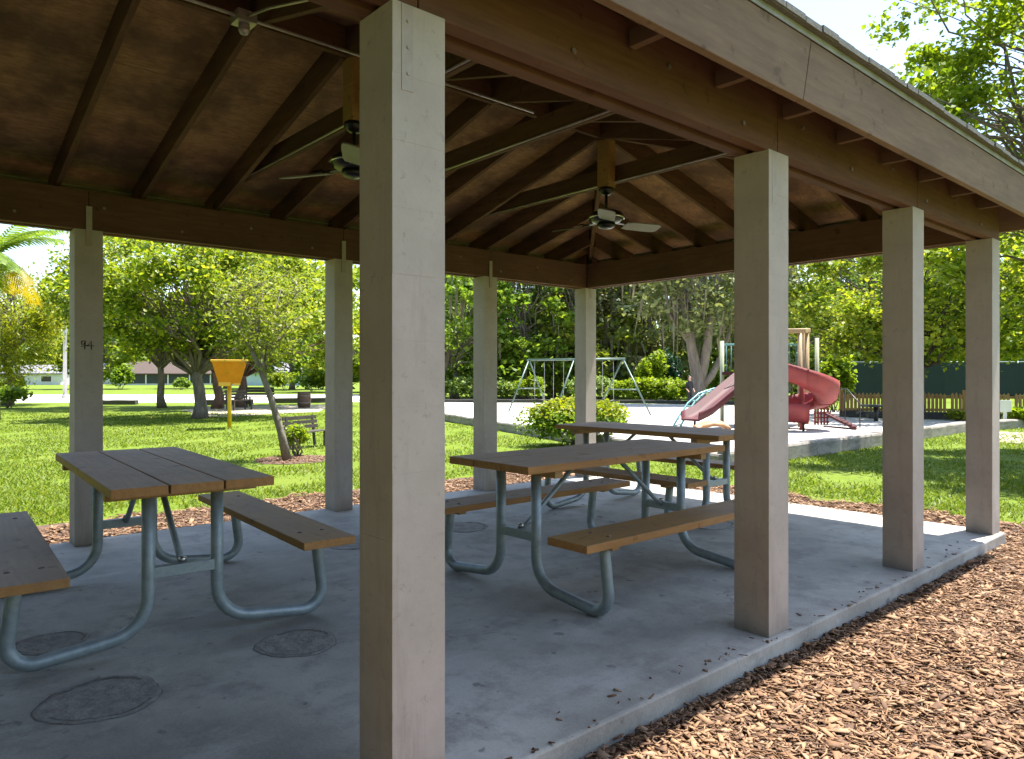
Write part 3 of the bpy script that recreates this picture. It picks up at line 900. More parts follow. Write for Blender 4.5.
def tree(name, base, label, group, trunk_top, r0, crowns, n_clump, n_leaf, leaf, lmat, bmat, cr=.9, lean=(0, 0), limb_share=.6, flat=.6, down=0, moss=0, up=.5, wig=.05, shape=.42, extra=None):
    """crowns: list of (dx, dy, z, rx, ry, rz) in camera right/away axes"""
    r = empty(name, base, 0, label, 'tree' if 'palm' not in name else 'palm', group)
    R3 = lambda a, w_, z: np.array((RX * a + FX * w_, RY * a + FY * w_, z))
    top = Vector(R3(lean[0], lean[1], trunk_top))
    trunk = MB()
    path = limb_path((0, 0, -.03), top, wig * .6, 7)
    rad = [r0 * (1.35 if i == 0 else 1.0) * (1 - .55 * i / 7) for i in range(8)]
    trunk.tube(path, rad, 12)
    C = []
    tot = sum(c[3] * c[4] * c[5] for c in crowns) ** 1
    mossC = []
    for (dx, dy, z, rx_, ry_, rz_) in crowns:
        share = rx_ * ry_ * rz_ / tot
        for k in range(max(3, int(n_clump * share))):
            while True:
                u = rng.uniform(-1, 1, 3)
                q = np.linalg.norm(u)
                if q < 1 and q > .25: break
            u = u / q * q ** .55
            c = R3(dx + u[0] * rx_, dy + u[1] * ry_, z + u[2] * rz_)
            rad_ = cr * rng.uniform(.55, 1.25)
            m_ = max(6, int(n_leaf * share / max(3, int(n_clump * share)) * rng.uniform(.5, 1.5)))
            g = rng.normal(0, .5, (m_, 3)) * rad_
            g[:, 2] *= flat
            g[:, 2] -= down * np.abs(rng.normal(0, 1, m_)) * rad_
            C.append(c + g)
            if rng.random() < limb_share:
                j = random.randint(3, 7)
                p0 = path[j]
                L_ = (Vector(c) - p0).length
                lp = limb_path(p0, c, .07, 6, .06)
                rr = rad[j] * .42
                trunk.tube(lp, [max(.008, rr * (1 - .88 * i / 6)) for i in range(7)], 7)
                if rng.random() < .7:
                    mid = lp[3]
                    tw = mid + (Vector(c) - p0) * .35 + Vector((random.uniform(-1, 1), random.uniform(-1, 1), random.uniform(-.3, .8))) * L_ * .18
                    trunk.tube(limb_path(mid, tw, .06, 4), [max(.006, rr * .45 * (1 - .8 * i / 4)) for i in range(5)], 6)
            if moss and rng.random() < moss:
                for q in range(random.randint(5, 11)):
                    mossC.append(c + rng.normal(0, .5, 3) * rad_)
    if extra: extra(trunk, path, C, R3)
    trunk.build('trunk', bmat, r)
    C = np.concatenate(C)
    C[:, 2] = np.maximum(C[:, 2], .12)
    leaves_obj('crown', C, leaf, lmat, r, down=down * 2, up=up, shape=shape)
    if mossC:
        P = np.array(mossC); V = []
        for c in P:
            L = rng.uniform(.6, 1.9); w_ = rng.uniform(.03, .1); a = rng.uniform(0, PI)
            t_ = np.array((math.cos(a), math.sin(a), 0)) * w_
            sw = rng.normal(0, .06, 3); sw[2] = 0
            b0 = max(.3, c[2] - L)
            q1 = c * 1; q1[2] = c[2] - L * .5; q1 += sw
            q2 = c + sw * 2; q2[2] = b0
            V += [c - t_, c + t_, q1 + t_ * .8, q1 - t_ * .8, q1 - t_ * .8, q1 + t_ * .8, q2 + t_ * .15, q2 - t_ * .15]
        V = np.array(V)
        quads_obj('moss', V, np.arange(len(V)).reshape(-1, 4), M['moss'], r)['kind'] = 'stuff'
    return r

def bush(name, base, label, group, w_, d_, h_, n_, leaf, lmat, cat='bush', top_mat=None, col=False, lumps=9):
    r = empty(name, base, 0, label, cat, group)
    st = MB()
    for k in range(7):
        a = random.uniform(0, 2 * PI)
        st.tube(limb_path((random.uniform(-.1, .1) * w_, random.uniform(-.1, .1) * d_, -.02), (math.cos(a) * w_ * .35, math.sin(a) * d_ * .35, h_ * random.uniform(.5, .8)), .08, 4), [.018, .015, .012, .009, .005], 6)
    st.build('stems', M['bark'], r)
    C = []
    for k in range(lumps):
        u = rng.normal(0, 1, 3); u /= np.linalg.norm(u); u[2] = abs(u[2]) if not col else u[2]
        q = rng.uniform(.45, .8)
        c = np.array((u[0] * w_ / 2 * q, u[1] * d_ / 2 * q, h_ * (.42 + (.40 if not col else .5) * u[2] * q)))
        m_ = n_ // lumps
        g = rng.normal(0, 1, (m_, 3)); g /= np.linalg.norm(g, axis=1)[:, None]
        g *= (rng.random(m_) ** .4)[:, None]
        C.append(c + g * np.array((w_ * .30, d_ * .30, h_ * .33)) * rng.uniform(.7, 1.1))
    C = np.concatenate(C); C[:, 2] = np.clip(C[:, 2], .02, None)
    # local axes follow the picture's right / away directions
    X = C[:, :1] * np.array((RX, RY, 0)) + C[:, 1:2] * np.array((FX, FY, 0)) + C[:, 2:] * np.array((0, 0, 1))
    if top_mat is not None:
        hi = C[:, 2] + rng.normal(0, .12 * h_, len(C)) > h_ * .62
        leaves_obj('foliage', X[~hi], leaf, lmat, r)
        leaves_obj('upper_foliage', X[hi], leaf, top_mat, r)  # higher leaves take the second leaf colour
    else:
        leaves_obj('foliage', X, leaf, lmat, r)
    return r

# ---------------------------------------------------------------- trees on the lawn side
lawn_trees = 'shade trees on the lawn'
tree('shade_tree', G(200, 418), 'shade tree with thick grey trunk just behind the orange funnel goal', lawn_trees, 3.2, .20,
     [(0.0, .3, 4.2, 3.3, 3.0, 2.3), (-2.2, -.2, 3.4, 1.6, 1.6, 1.3), (1.8, 0, 3.0, 1.8, 1.6, 1.2)], 160, 26000, .13, M['leaf_maple'], M['bark'], .62)
tree('shade_tree', G(162, 407.5), 'slender trunked shade tree in front of the brown roofed house', lawn_trees, 3.8, .16,
     [(-.6, 0, 5.2, 3.6, 3.2, 3.0), (-3.0, .3, 4.6, 1.9, 2, 1.6)], 120, 19000, .15, M['leaf_maple'], M['bark'], .7)
tree('shade_tree', G(217, 408.5), 'reddish trunk shade tree directly behind the funnel post', lawn_trees, 3.2, .2,
     [(.8, 1, 4.8, 3.0, 3, 2.6)], 60, 6500, .2, M['leaf_mid'], M['bark_red'], .75)
tree('shade_tree', G(241, 407), 'dark trunk shade tree beside the far benches', lawn_trees, 3.0, .2,
     [(2.4, 1, 4.4, 3.2, 3, 2.7)], 70, 7500, .2, M['leaf_bright'], M['bark_red'], .75)

def lean_extra(trunk, path, C, R3):
    pass
# the thin leaning tree on the mulch ring: forked bare stem and airy foliage
r = empty('leaning_tree', LT, 0, 'thin leaning tree with forked bare stem growing from the mulch ring', 'tree')
dl = 11.4
def LP(px, py, dd=0):
    p = W(px, dl + dd, zat(py, dl + dd)); return p - LT
t = MB()
main = [LP(287, 460), LP(281, 432), LP(273, 405), LP(266, 384), LP(259, 366), LP(252, 352), LP(243, 335, .2), LP(236, 318, .4)]
t.tube(main, [.075, .058, .05, .045, .04, .032, .022, .012], 10)
limbs = [([LP(266, 384), LP(262, 360), LP(258, 335), LP(250, 312), LP(241, 292, -.2)], .032), ([LP(264, 376), LP(266, 350, .2), LP(272, 322, .3), LP(281, 290, .4)], .026),
         ([LP(258, 335), LP(262, 310, .3), LP(263, 280, .5)], .018),
         ([LP(266, 350), LP(280, 340, -.2), LP(296, 318, -.4)], .018), ([LP(250, 312), LP(236, 300), LP(222, 290, .3)], .014), ([LP(272, 322, .3), LP(292, 300, .3), LP(306, 280, .3)], .014),
         ([LP(252, 352), LP(240, 330, -.3), LP(228, 305, -.4)], .012)]
C = []
for pts, r0_ in limbs:
    t.tube(pts, [r0_ * (1 - .75 * i / (len(pts) - 1)) for i in range(len(pts))], 8)
    for q in range(15):
        k = random.randint(1, len(pts) - 1); a = pts[k - 1].lerp(pts[k], random.random())
        e = a + Vector((random.uniform(-1, 1), random.uniform(-1, 1), random.uniform(-.2, .95))) * random.uniform(.25, .75)
        t.tube(limb_path(a, e, .06, 4, .05), [.007, .006, .005, .004, .002], 5)
        m_ = random.randint(14, 34)
        u = rng.random(m_)[:, None] ** .6
        C.append(np.array(a) * (1 - u) + np.array(e) * u + rng.normal(0, .11, (m_, 3)))
t.build('trunk', M['bark'], r)
C = np.concatenate(C)
leaves_obj('crown', C, .085, M['leaf_olive'], r, shape=.2, down=.6)

bush('shrub', G(297, 456), 'light green shrub at the foot of the leaning tree', None, .58, .4, .56, 420, .07, M['leaf_lime'], lumps=8)
# drooping tree and palm far left
tree('weeping_tree', G(8, 405), 'yellow green weeping tree standing before the white house', None, 4.8, .2,
     [(.4, 0, 4.5, 2.2, 2.2, 1.5), (1.0, -.4, 3.0, 1.2, 1.2, 1.1), (-.7, -.4, 2.6, 1.3, 1.2, 1.0), (.6, -.8, 2.0, .9, 1, .7)], 80, 13000, .22, M['leaf_yellow'], M['bark'], .6, down=.75, flat=1.0, shape=.13)
def palm(px, d, zc, label):
    base = W(px, d)
    r = empty('palm_tree', base, 0, label, 'palm')
    t = MB(); pts = [(0, 0, -.03), (.05, .02, zc * .3), (.02, .06, zc * .65), (0, 0, zc - GZ)]
    t.tube(pts, [.22, .16, .15, .13], 12); t.build('trunk', M['bark'], r)
    V1, V2 = [], []
    for k in range(22):
        a = 2 * PI * k / 22 + random.uniform(-.15, .15); el = random.uniform(-.25, 1.1); L = random.uniform(1.7, 2.3)
        yellow = el < .2 and k % 2 == 0
        p = Vector((0, 0, zc - GZ)); dirv = Vector((math.cos(a) * math.cos(el), math.sin(a) * math.cos(el), math.sin(el)))
        pts = []
        for i in range(13):
            pts.append(p.copy()); p = p + dirv * (L / 12); dirv.z -= .105; dirv.normalize()
        side = Vector((-math.sin(a), math.cos(a), 0))
        tgt = V2 if yellow else V1
        for i in range(1, 13):
            dd = (pts[i] - pts[i - 1]).normalized()
            for sg in (-1, 1):
                for q in (0, .5):
                    o_ = pts[i - 1].lerp(pts[i], q)
                    ll = .52 * math.sin(PI * (i + q) / 14) + .06
                    e = o_ + (side * sg * .75 + dd * .6 + Vector((0, 0, -.42))) * ll
                    w_ = dd * .03
                    m1 = o_.lerp(e, .5) + Vector((0, 0, .03))
                    tgt += [o_ - w_, o_ + w_, m1 + w_ * 1.2, m1 - w_ * 1.2, m1 - w_ * 1.2, m1 + w_ * 1.2, e + w_ * .2, e - w_ * .2]
        up_ = Vector((0, 0, .014))
        for i in range(12):
            tgt += [pts[i] - side * .014, pts[i] + side * .014, pts[i + 1] + side * .012, pts[i + 1] - side * .012]
    for nm, V, mt in (('fronds', V1, M['leaf_mid']), ('dry_fronds', V2, M['frond_yellow'])):
        V = np.array([tuple(x) for x in V]); quads_obj(nm, V, np.arange(len(V)).reshape(-1, 4), mt, r)
palm(-8, 22, zat(256, 22), 'palm with some yellowing fronds at the edge of the lawn')
bush('shrub', W(9, 30), 'low leafy shrub under the weeping tree', None, 1.5, 1.2, 1.0, 900, .14, M['leaf_mid'])
bush('round_bush', W(121, 72), 'round green bush before the white gable wall', None, 2.6, 2.4, 2.5, 1500, .3, M['leaf_mid'])
for k, (px, d, w_, h_, lab) in enumerate([(181, 70, 1.8, 1.2, 'small roadside bush below the dark porch'), (285, 66, 3.4, 2.0, 'wide green bush across the road before the pale blue house'),
                                          (312, 60, 2.6, 1.9, 'green bush across the road above the barrel'), (10, 72, 2.6, 1.3, 'low bush beside the white house with the dark window')]):
    bush('roadside_bush', W(px, d), lab, 'bushes across the road', w_, 1.6, h_, 1100, .25, M['leaf_bright'] if k % 2 else M['leaf_mid'])

for k, (px, d, zc, rx_, rz_, lm, lab) in enumerate([(-40, 60, 5.5, 5, 4.5, 'leaf_mid', 'green tree across the road at the far edge of the lawn'), (36, 125, 7, 8, 6, 'leaf_mid', 'tree rising behind the low white house with the dark window'),
        (98, 74, 6.2, 5, 5, 'leaf_bright', 'tree across the road above the plain white house'), (160, 128, 8, 9, 7, 'leaf_mid', 'tree rising behind the brown roofed house'), (226, 78, 6.4, 5.4, 5, 'leaf_bright', 'tree across the road behind the funnel goal'),
        (292, 72, 6, 5, 5, 'leaf_mid', 'tree across the road before the pale blue house'), (345, 60, 5.2, 4.4, 4.6, 'leaf_bright', 'tree across the road just left of the big near post'), (415, 52, 5, 4, 4.6, 'leaf_mid', 'tree at the end of the wood hidden mostly by the big near post')]):
    tree('shade_tree', W(px, d), lab, 'trees across the road', zc * .75, .26, [(0, 0, zc, rx_, rx_ * .8, rz_), (random.uniform(-2, 2), 0, zc * .55, rx_ * .8, rx_ * .6, rz_ * .5)], 60, 5200, .0055 * d + .05, M[lm], M['bark'], .16 * rx_ + .3, limb_share=.4)

# ---------------------------------------------------------------- forest behind the playground
wood_g = 'trees of the wood behind the playground'
spec = [ # px, d, height of crown centre, rx, rz, mat, label
    (455, 41, 5.2, 3.4, 4.6, 'leaf_mid', 'fresh green tree just past the big near post, left end of the wood'),
    (492, 46, 6.0, 3.6, 5.4, 'leaf_dark', 'dark tree of the wood seen beside the second lawn side post'),
    (522, 42, 5.4, 3.0, 4.8, 'leaf_mid', 'green tree of the wood rising behind the left end of the swing set'),
    (552, 47, 6.2, 3.6, 5.6, 'leaf_dark', 'dark tree of the wood behind the middle of the swing set'),
    (584, 43, 6.0, 3.0, 5.0, 'leaf_olive', 'olive tree of the wood behind the far corner post'),
    (612, 46, 5.6, 3.2, 5.0, 'leaf_oak', 'mossy dull green tree behind the right end of the swing set'),
    (650, 44, 6.2, 3.0, 4.4, 'leaf_oak', 'mossy tree left of the forked oak, above the lime hedge'),
    (745, 43, 6.0, 3.2, 5.0, 'leaf_oak', 'dull green tree of the wood behind the tall play posts'),
    (800, 46, 5.0, 3.6, 4.8, 'leaf_dark', 'dark tree of the wood above the spiral slide'),
    (850, 48, 5.2, 3.4, 4.8, 'leaf_dark', 'dark tree of the wood above the left end of the windscreen'),
    (905, 50, 6.4, 3.8, 5.0, 'leaf_mid', 'green tree of the wood behind the middle of the windscreen'),
    (960, 49, 6.4, 3.6, 5.2, 'leaf_dark', 'dark tree of the wood between the last two posts'),
    (1015, 48, 6.2, 3.8, 5.4, 'leaf_mid', 'green tree of the wood behind the white sign'),
]
for k, (px, d, zc, rx_, rz_, lm, lab) in enumerate(spec):
    mossy = .55 if lm in ('leaf_oak', 'leaf_olive') else .12
    tree('forest_tree', W(px, d), lab, wood_g, zc * .8, .24, [(0, 0, zc, rx_, 2.6, rz_), (random.uniform(-1, 1), -1.2, 2.2, rx_ * .8, 1.4, 1.8)], 64, 6200, .30, M[lm], M['bark_dark'] if k % 2 else M['bark'], .85, moss=mossy, limb_share=.4)
# the forked oak
r = empty('oak_tree', G(697, 404.5), 0, 'pale grey oak with forked trunk and hanging moss behind the climbing arch', 'tree', wood_g)
do = F * (H - GZ) / (404.5 - HY); OB = G(697, 404.5)
OP = lambda px, py, dd=0: W(px, do + dd, zat(py, do + dd)) - OB
t = MB()
t.tube([OP(697, 405), OP(698, 392), OP(697, 375), OP(692, 350), OP(688, 325), OP(684, 300, .5), OP(678, 270, 1), OP(672, 235, 1.2)], [0.496, 0.360, 0.285, 0.236, 0.198, 0.167, 0.124, 0.062], 14)
t.tube([OP(698, 386), OP(704, 365), OP(708, 340, -.3), OP(711, 312, -.5), OP(716, 285, -.6), OP(722, 245, -.6)], [0.273, 0.217, 0.186, 0.155, 0.124, 0.062], 12)
t.tube([OP(700, 388), OP(712, 375), OP(722, 355, .4), OP(730, 330, .8), OP(742, 300, 1)], [0.223, 0.167, 0.124, 0.099, 0.062], 10)
t.tube([OP(691, 345), OP(676, 322, .4), OP(662, 305, .8), OP(645, 292, 1.2)], [0.149, 0.112, 0.081, 0.043], 10)
t.tube([OP(709, 330), OP(700, 308, -.6), OP(698, 282, -1)], [0.124, 0.093, 0.050], 9)
C = []; mossC = []
for k in range(70):
    px = random.uniform(640, 752); py = random.uniform(205, 330 if k % 3 else 300); dd = random.uniform(-2, 2.2)
    c = np.array(OP(px, py, dd)); C.append(c + rng.normal(0, .42, (75, 3)) * np.array((1, 1, .6)))
    for q in range(3): mossC.append(c + rng.normal(0, .5, 3))
    if k % 3 == 0:
        a = OP(random.choice((688, 711, 722, 676)), random.uniform(290, 335)); t.tube(limb_path(a, c, .08, 5), [.07, .055, .045, .03, .02, .012], 6)
t.build('trunk', M['bark_pale'], r)
leaves_obj('crown', np.concatenate(C), .24, M['leaf_oak'], r)
V = []
for c in mossC:
    L = rng.uniform(.6, 1.7); w_ = rng.uniform(.02, .07); a = rng.uniform(0, PI); t_ = np.array((math.cos(a), math.sin(a), 0)) * w_
    sw = rng.normal(0, .08, 3); sw[2] = 0
    q1 = c + sw; q1[2] = c[2] - L * .5; q2 = c + 2 * sw; q2[2] = max(.4, c[2] - L)
    V += [c - t_, c + t_, q1 + t_ * .8, q1 - t_ * .8, q1 - t_ * .8, q1 + t_ * .8, q2 + t_ * .15, q2 - t_ * .15]
V = np.array(V); quads_obj('moss', V, np.arange(len(V)).reshape(-1, 4), M['moss'], r)['kind'] = 'stuff'

# the solid wood further back, one far mass
n_ = 30000
px = rng.uniform(390, 1120, n_); dd = rng.uniform(58, 66, n_); hh = 9 + 2.4 * np.sin(px * .045) + 1.5 * np.sin(px * .13 + 1)
zz = rng.random(n_) ** .8 * hh
l_ = (px - 512) / F * dd
Cc = np.stack([FX * dd + RX * l_, FY * dd + RY * l_, zz], 1)
V = leaf_arrays(Cc, .75)
n2 = 22000
px = rng.uniform(-420, 440, n2); dd = rng.uniform(150, 165, n2); hh = 12 + 3 * np.sin(px * .05) + 2 * np.sin(px * .17 + 1)
l_ = (px - 512) / F * dd
C2 = np.stack([FX * dd + RX * l_, FY * dd + RY * l_, rng.random(n2) ** .9 * hh], 1)
V2 = leaf_arrays(C2, 1.5)
n3 = 16000
a3 = rng.uniform(math.radians(-175), math.radians(10), n3); d3 = rng.uniform(48, 56, n3); h3 = 13 + 2.5 * np.sin(a3 * 21) + 1.5 * np.sin(a3 * 47)  # unseen ring behind the viewpoint, added to block the bright horizon sky
C3 = np.stack([d3 * np.cos(a3), d3 * np.sin(a3), rng.random(n3) ** .9 * h3], 1)
V = np.concatenate([V, V2, leaf_arrays(C3, 1.5)])
fw = quads_obj('far_woods', V, np.arange(len(V)).reshape(-1, 4), M['leaf_mid'])
tag(fw, 'continuous dark green wood far behind the playground and houses, plus an added unseen ring', 'woods', kind='stuff')

# undergrowth and hedges
for k, (px, d, w_, h_) in enumerate([(630, 37.3, 2.0, 1.05), (648, 37.1, 2.1, 1.15), (665, 36.9, 2.0, 1.1), (679, 36.2, 1.5, 1.05)]):
    bush('hedge_bush', W(px, d), ['lime green bush at the swing end of the low hedge', 'lime green hedge bush below the lime conifer', 'lime green hedge bush below the dark conifer', 'lime green hedge bush nearest the forked oak'][k], 'lime hedge bushes behind the sand', w_, 1.4, h_ + .25, 1600, .16, M['leaf_lime'], 'hedge bush')
bush('lime_tree', W(650, 38.6), 'upright lime green young tree behind the low hedge', None, 1.5, 1.5, 3.0, 2200, .2, M['leaf_lime'], 'young tree', col=True)
bush('conifer', W(671, 39), 'narrow dark blue green conifer behind the low hedge', None, 1.1, 1.1, 2.9, 2200, .16, M['leaf_conifer'], 'conifer', col=True)
for k, (px, d, w_, h_, lm, lab) in enumerate([(463, 38.5, 2.6, 1.4, 'leaf_dark', 'dark undergrowth bush past the big near post'), (510, 38.6, 2.6, 1.3, 'leaf_dark', 'dark undergrowth bush behind the swing set left leg'), (532, 37.5, 1.4, 1.4, 'leaf_lime', 'bright bush seen through the swing set'), (590, 38.5, 2.8, 1.5, 'leaf_dark', 'dark undergrowth bush behind the swing set middle'),
        (725, 35, 1.8, 2.0, 'leaf_mid', 'green bush right of the oak trunk'), (836, 27, 1.3, 2.25, 'leaf_lime', 'tall bright green bush right of the spiral slide'), (828, 25.5, 1.1, 1.2, 'leaf_bright', 'small bright bush below the tall bright bush'), (1020, 18.8, .9, .55, 'leaf_lime', 'low bright bush behind the white sign'),
        (958, 21.5, .7, .3, 'leaf_olive', 'weedy clump in front of the picket fence')]):
    bush('undergrowth_bush', W(px, d), lab, None, w_, w_ * .7, h_, 1500, .17, M[lm])
bush('round_shrub', G(575, 446), 'round clipped shrub with yellow green upper leaves beside the far corner post', None, 1.72, 1.4, 1.03, 9000, .07, M['leaf_mid'], 'shrub', top_mat=M['leaf_yellow'], lumps=16)

# ---------------------------------------------------------------- trees on the right
tree('shade_tree', G(920, 418), 'wide shade tree with dark trunk before the picket fence', 'shade trees by the play area', 3.6, .14,
     [(0, .2, 4.4, 4.3, 3.4, 2.4), (-2.6, 0, 3.3, 1.8, 1.6, 1.1), (2.2, -.2, 3.2, 2.0, 1.8, 1.2), (0, -.4, 2.5, 3.8, 2.0, .75)], 190, 30000, .15, M['leaf_maple'], M['bark_dark'], .6, down=.2)
tree('shade_tree', W(1190, 11.2), 'big yellow green tree whose boughs hang beside the roof edge', 'shade trees by the play area', 5.0, .2,
     [(-.2, 0, 6.2, 4.3, 3.2, 3.2), (-2.2, .3, 3.2, 1.6, 1.5, 1.0), (.3, -.5, 3.4, 1.8, 1.8, 1.0)], 300, 70000, .10, M['leaf_lime'], M['bark'], .42, limb_share=.8)

M['leaf_dense'] = leaf_mat('leaf_dense', [(.03, .05, .014), (.05, .075, .02), (.075, .10, .03)], .2)  # for unseen oaks added to shade the near faces of the right posts
for (x, y, zc, rr, lab) in ((2.4, -6.0, 6.6, 5.6, 'added unseen oak behind the viewpoint, darkening the near faces of the posts'), (-3.2, -13.5, 6.4, 6.2, 'added unseen oak beyond the near end of the slab, blocking sky light')):
    tree('oak_tree', Vector((x, y, GZ)), lab, 'added oaks out of view', 4.4, .32, [(0, 0, zc, rr, rr, 3.2), (0, 0, 3.4, rr * .85, rr * .85, 1.1)], 150, 20000, .55, M['leaf_dense'], M['bark'], 1.0)

# ---------------------------------------------------------------- lawn furniture
# funnel goal
gb = G(229.5, 428); gd = F * (H - GZ) / (428 - HY)
r = empty('funnel_goal', gb, A_RIGHT + math.radians(21), 'orange yellow funnel ball goal on a post on the lawn', 'ball goal')
t = MB(); t.tube([(0, 0, -.03), (0, 0, 1.16)], .05, 14); t.build('post', M['yellow'], r)
zb, z1 = zat(384, gd) - GZ, zat(361.5, gd) - GZ
a, b_ = .25, .415
t = MB()
vs = []
for (h_, z) in ((a, zb), (b_, z1), (b_ - .03, z1), (a - .03, zb + .03)):
    vs += [(-h_, -h_, z), (h_, -h_, z), (h_, h_, z), (-h_, h_, z)]
fs = [(3, 2, 1, 0), (12, 13, 14, 15)]
for j in range(3):
    for i in range(4):
        i2 = (i + 1) % 4
        fs.append((j * 4 + i, j * 4 + i2, (j + 1) * 4 + i2, (j + 1) * 4 + i))
t.add(vs, fs); t.build('funnel', M['orange'], r, bevel=.012)
t = MB()
for (p, q) in (((-b_ - .02, -b_), (b_ + .02, -b_)), ((b_, -b_), (b_, b_)), ((b_ + .02, b_), (-b_ - .02, b_)), ((-b_, b_), (-b_, -b_))):
    t.bar((p[0], p[1], z1 + .015), (q[0], q[1], z1 + .015), .05, .05)
t.build('rim', M['rim'], r, bevel=.01)
t = MB(); t.box((-a - .005, -a - .02, zb - .05), (a * .1, -a + .1, zb + .05)); t.box((a * .3, -a - .01, zb - .03), (a + .005, -a + .1, zb + .02)); t.build('chute', M['rim'], r, bevel=.01)

def park_bench(loc, rz, label, sc_=1.0, group='dark slatted park benches'):
    r = empty('park_bench', loc, rz, label, 'bench', group); r.scale = (sc_,) * 3
    t = MB()
    for k in range(4): t.bar((-.7, .0 + k * .11, .45), (.7, .0 + k * .11, .45), .09, .03)
    t.build('seat', M['dark_wood'], r)
    t = MB()
    for k in range(3): t.bar((-.7, .40 + .035 * k, .58 + k * .13), (.7, .40 + .035 * k, .58 + k * .13), .03, .10)
    t.build('backrest', M['dark_wood'], r)
    for x in (-.55, .55):
        for y in (.0, .38):
            t = MB(); t.bar((x, y, 0), (x, y + (.1 if y > .1 else 0), .9 if y > .1 else .45), .06, .06); t.build('leg', M['dark_wood'], r)
    return r
park_bench(W(312, 13.5), A_AWAY - math.radians(26), 'dark slatted bench beside the leaning tree', .64)
park_bench(G(262, 406.5), A_RIGHT + PI, 'dark slatted bench facing the road, behind the leaning tree stem', .95)
park_bench(G(243, 410), A_AWAY - .4, 'dark bench at the foot of the dark trunk tree', .85)
r = empty('barrel_planter', G(304, 407.5), 0, 'brown round barrel beyond the leaning tree by the road', 'barrel')
t = MB(); t.lathe([(.24, 0), (.275, .2), (.285, .35), (.275, .5), (.25, .66), (.22, .66), (.21, .56), (0, .56)], seg=24); t.build('staves', M['barrel'], r)
t = MB(); t.lathe([(.279, .17), (.284, .17), (.286, .22), (.281, .22)], seg=24); t.lathe([(.281, .47), (.286, .47), (.283, .52), (.278, .52)], seg=24); t.build('hoop', M['bolt'], r)
r = empty('lamp_pole', G(65, 398), A_RIGHT, 'tall pale metal lamp pole beside the scrawled post, across the lawn', 'lamp pole')
t = MB(); t.tube([(0, 0, -.03), (0, 0, 4), (0, 0, 9.5)], [.11, .10, .07], 14); t.lathe([(.2, 0), (.2, .12), (.13, .2)], seg=16); t.build('pole', M['pole'], r)
t = MB(); t.bar((0, 0, 9.45), (-1.2, 0, 9.6), .08, .08); t.build('arm', M['pole'], r)
t = MB(); t.bar((-1.0, 0, 9.6), (-1.6, 0, 9.6), .25, .1); t.build('lamp_head', M['pole'], r, bevel=.03)

def timber(p, q, hgt, wid, mat, label, group, name='border_timber'):
    p, q = Vector(p), Vector(q)
    L = (q - p).length
    k = max(1, round(L / 2.4))
    d_ = (q - p) / k
    a = math.atan2(d_.y, d_.x)
    for i in range(k):
        t = MB(); seg = d_.length - .012; m_ = 6
        ring = [(-.5, -.02), (-.5, .85), (-.42, 1), (.42, 1), (.5, .85), (.5, -.02)]
        vs = []
        for j in range(m_):
            x = seg * j / (m_ - 1); oy, oz = random.uniform(-.008, .008), random.uniform(-.012, .012)
            vs += [(x, y * wid + oy, z * hgt + (oz if z > 0 else 0)) for y, z in ring]
        fs = [(5, 4, 3, 2, 1, 0), tuple((m_ - 1) * 6 + i_ for i_ in range(6))]
        for j in range(m_ - 1):
            fs += [(j * 6 + i_, j * 6 + (i_ + 1) % 6, (j + 1) * 6 + (i_ + 1) % 6, (j + 1) * 6 + i_) for i_ in range(6)]
        t.add(vs, fs)
        o = t.build(name, mat, loc=(p + d_ * i + Vector((0, 0, random.uniform(-.008, .008)))), rot=(0, 0, a + random.uniform(-.008, .008)))
        tag(o, label, 'border timber', group)
timber(G(408, 414), G(724, 468), .20, .2, M['timber'], 'weathered grey timber edging the sand on its lawn side, left run', 'timbers edging the sand, left run')
timber(G(724, 468), G(966, 431), .235, .22, M['timber'], 'weathered grey timber edging the sand between the right posts', 'timbers edging the sand, right run')
timber(G(968, 431), G(1030, 426.5), .22, .22, M['timber'], 'grey timber at the sand corner by the white sign', 'timbers edging the sand, sign corner')
timber(G(400, 402), G(640, 403), .16, .2, M['timber_dark'], 'dark border timber along the far side of the sand below the wood', 'dark timbers at the far side of the sand')
timber(G(640, 403), G(742, 404.8), .16, .2, M['timber_dark'], 'dark border timber below the lime hedge and oak', 'dark timbers below the lime hedge')
timber(G(840, 416.5), G(1003, 420.5), .2, .22, M['timber_dark'], 'dark border timber in front of the picket fence', 'dark timbers before the picket fence')
timber(G(100, 404.5), G(137, 404.5), .2, .3, M['timber_dark'], 'dark log lying on the lawn by the scrawled post', 'logs on the lawn')
timber(G(206, 405), G(253, 404), .24, .25, M['timber_dark'], 'dark log along the road behind the far benches', 'dark logs along the road by the benches')
timber(G(270, 403), G(328, 402.5), .24, .25, M['timber_dark'], 'dark log along the road beside the barrel', 'dark logs along the road by the barrel')

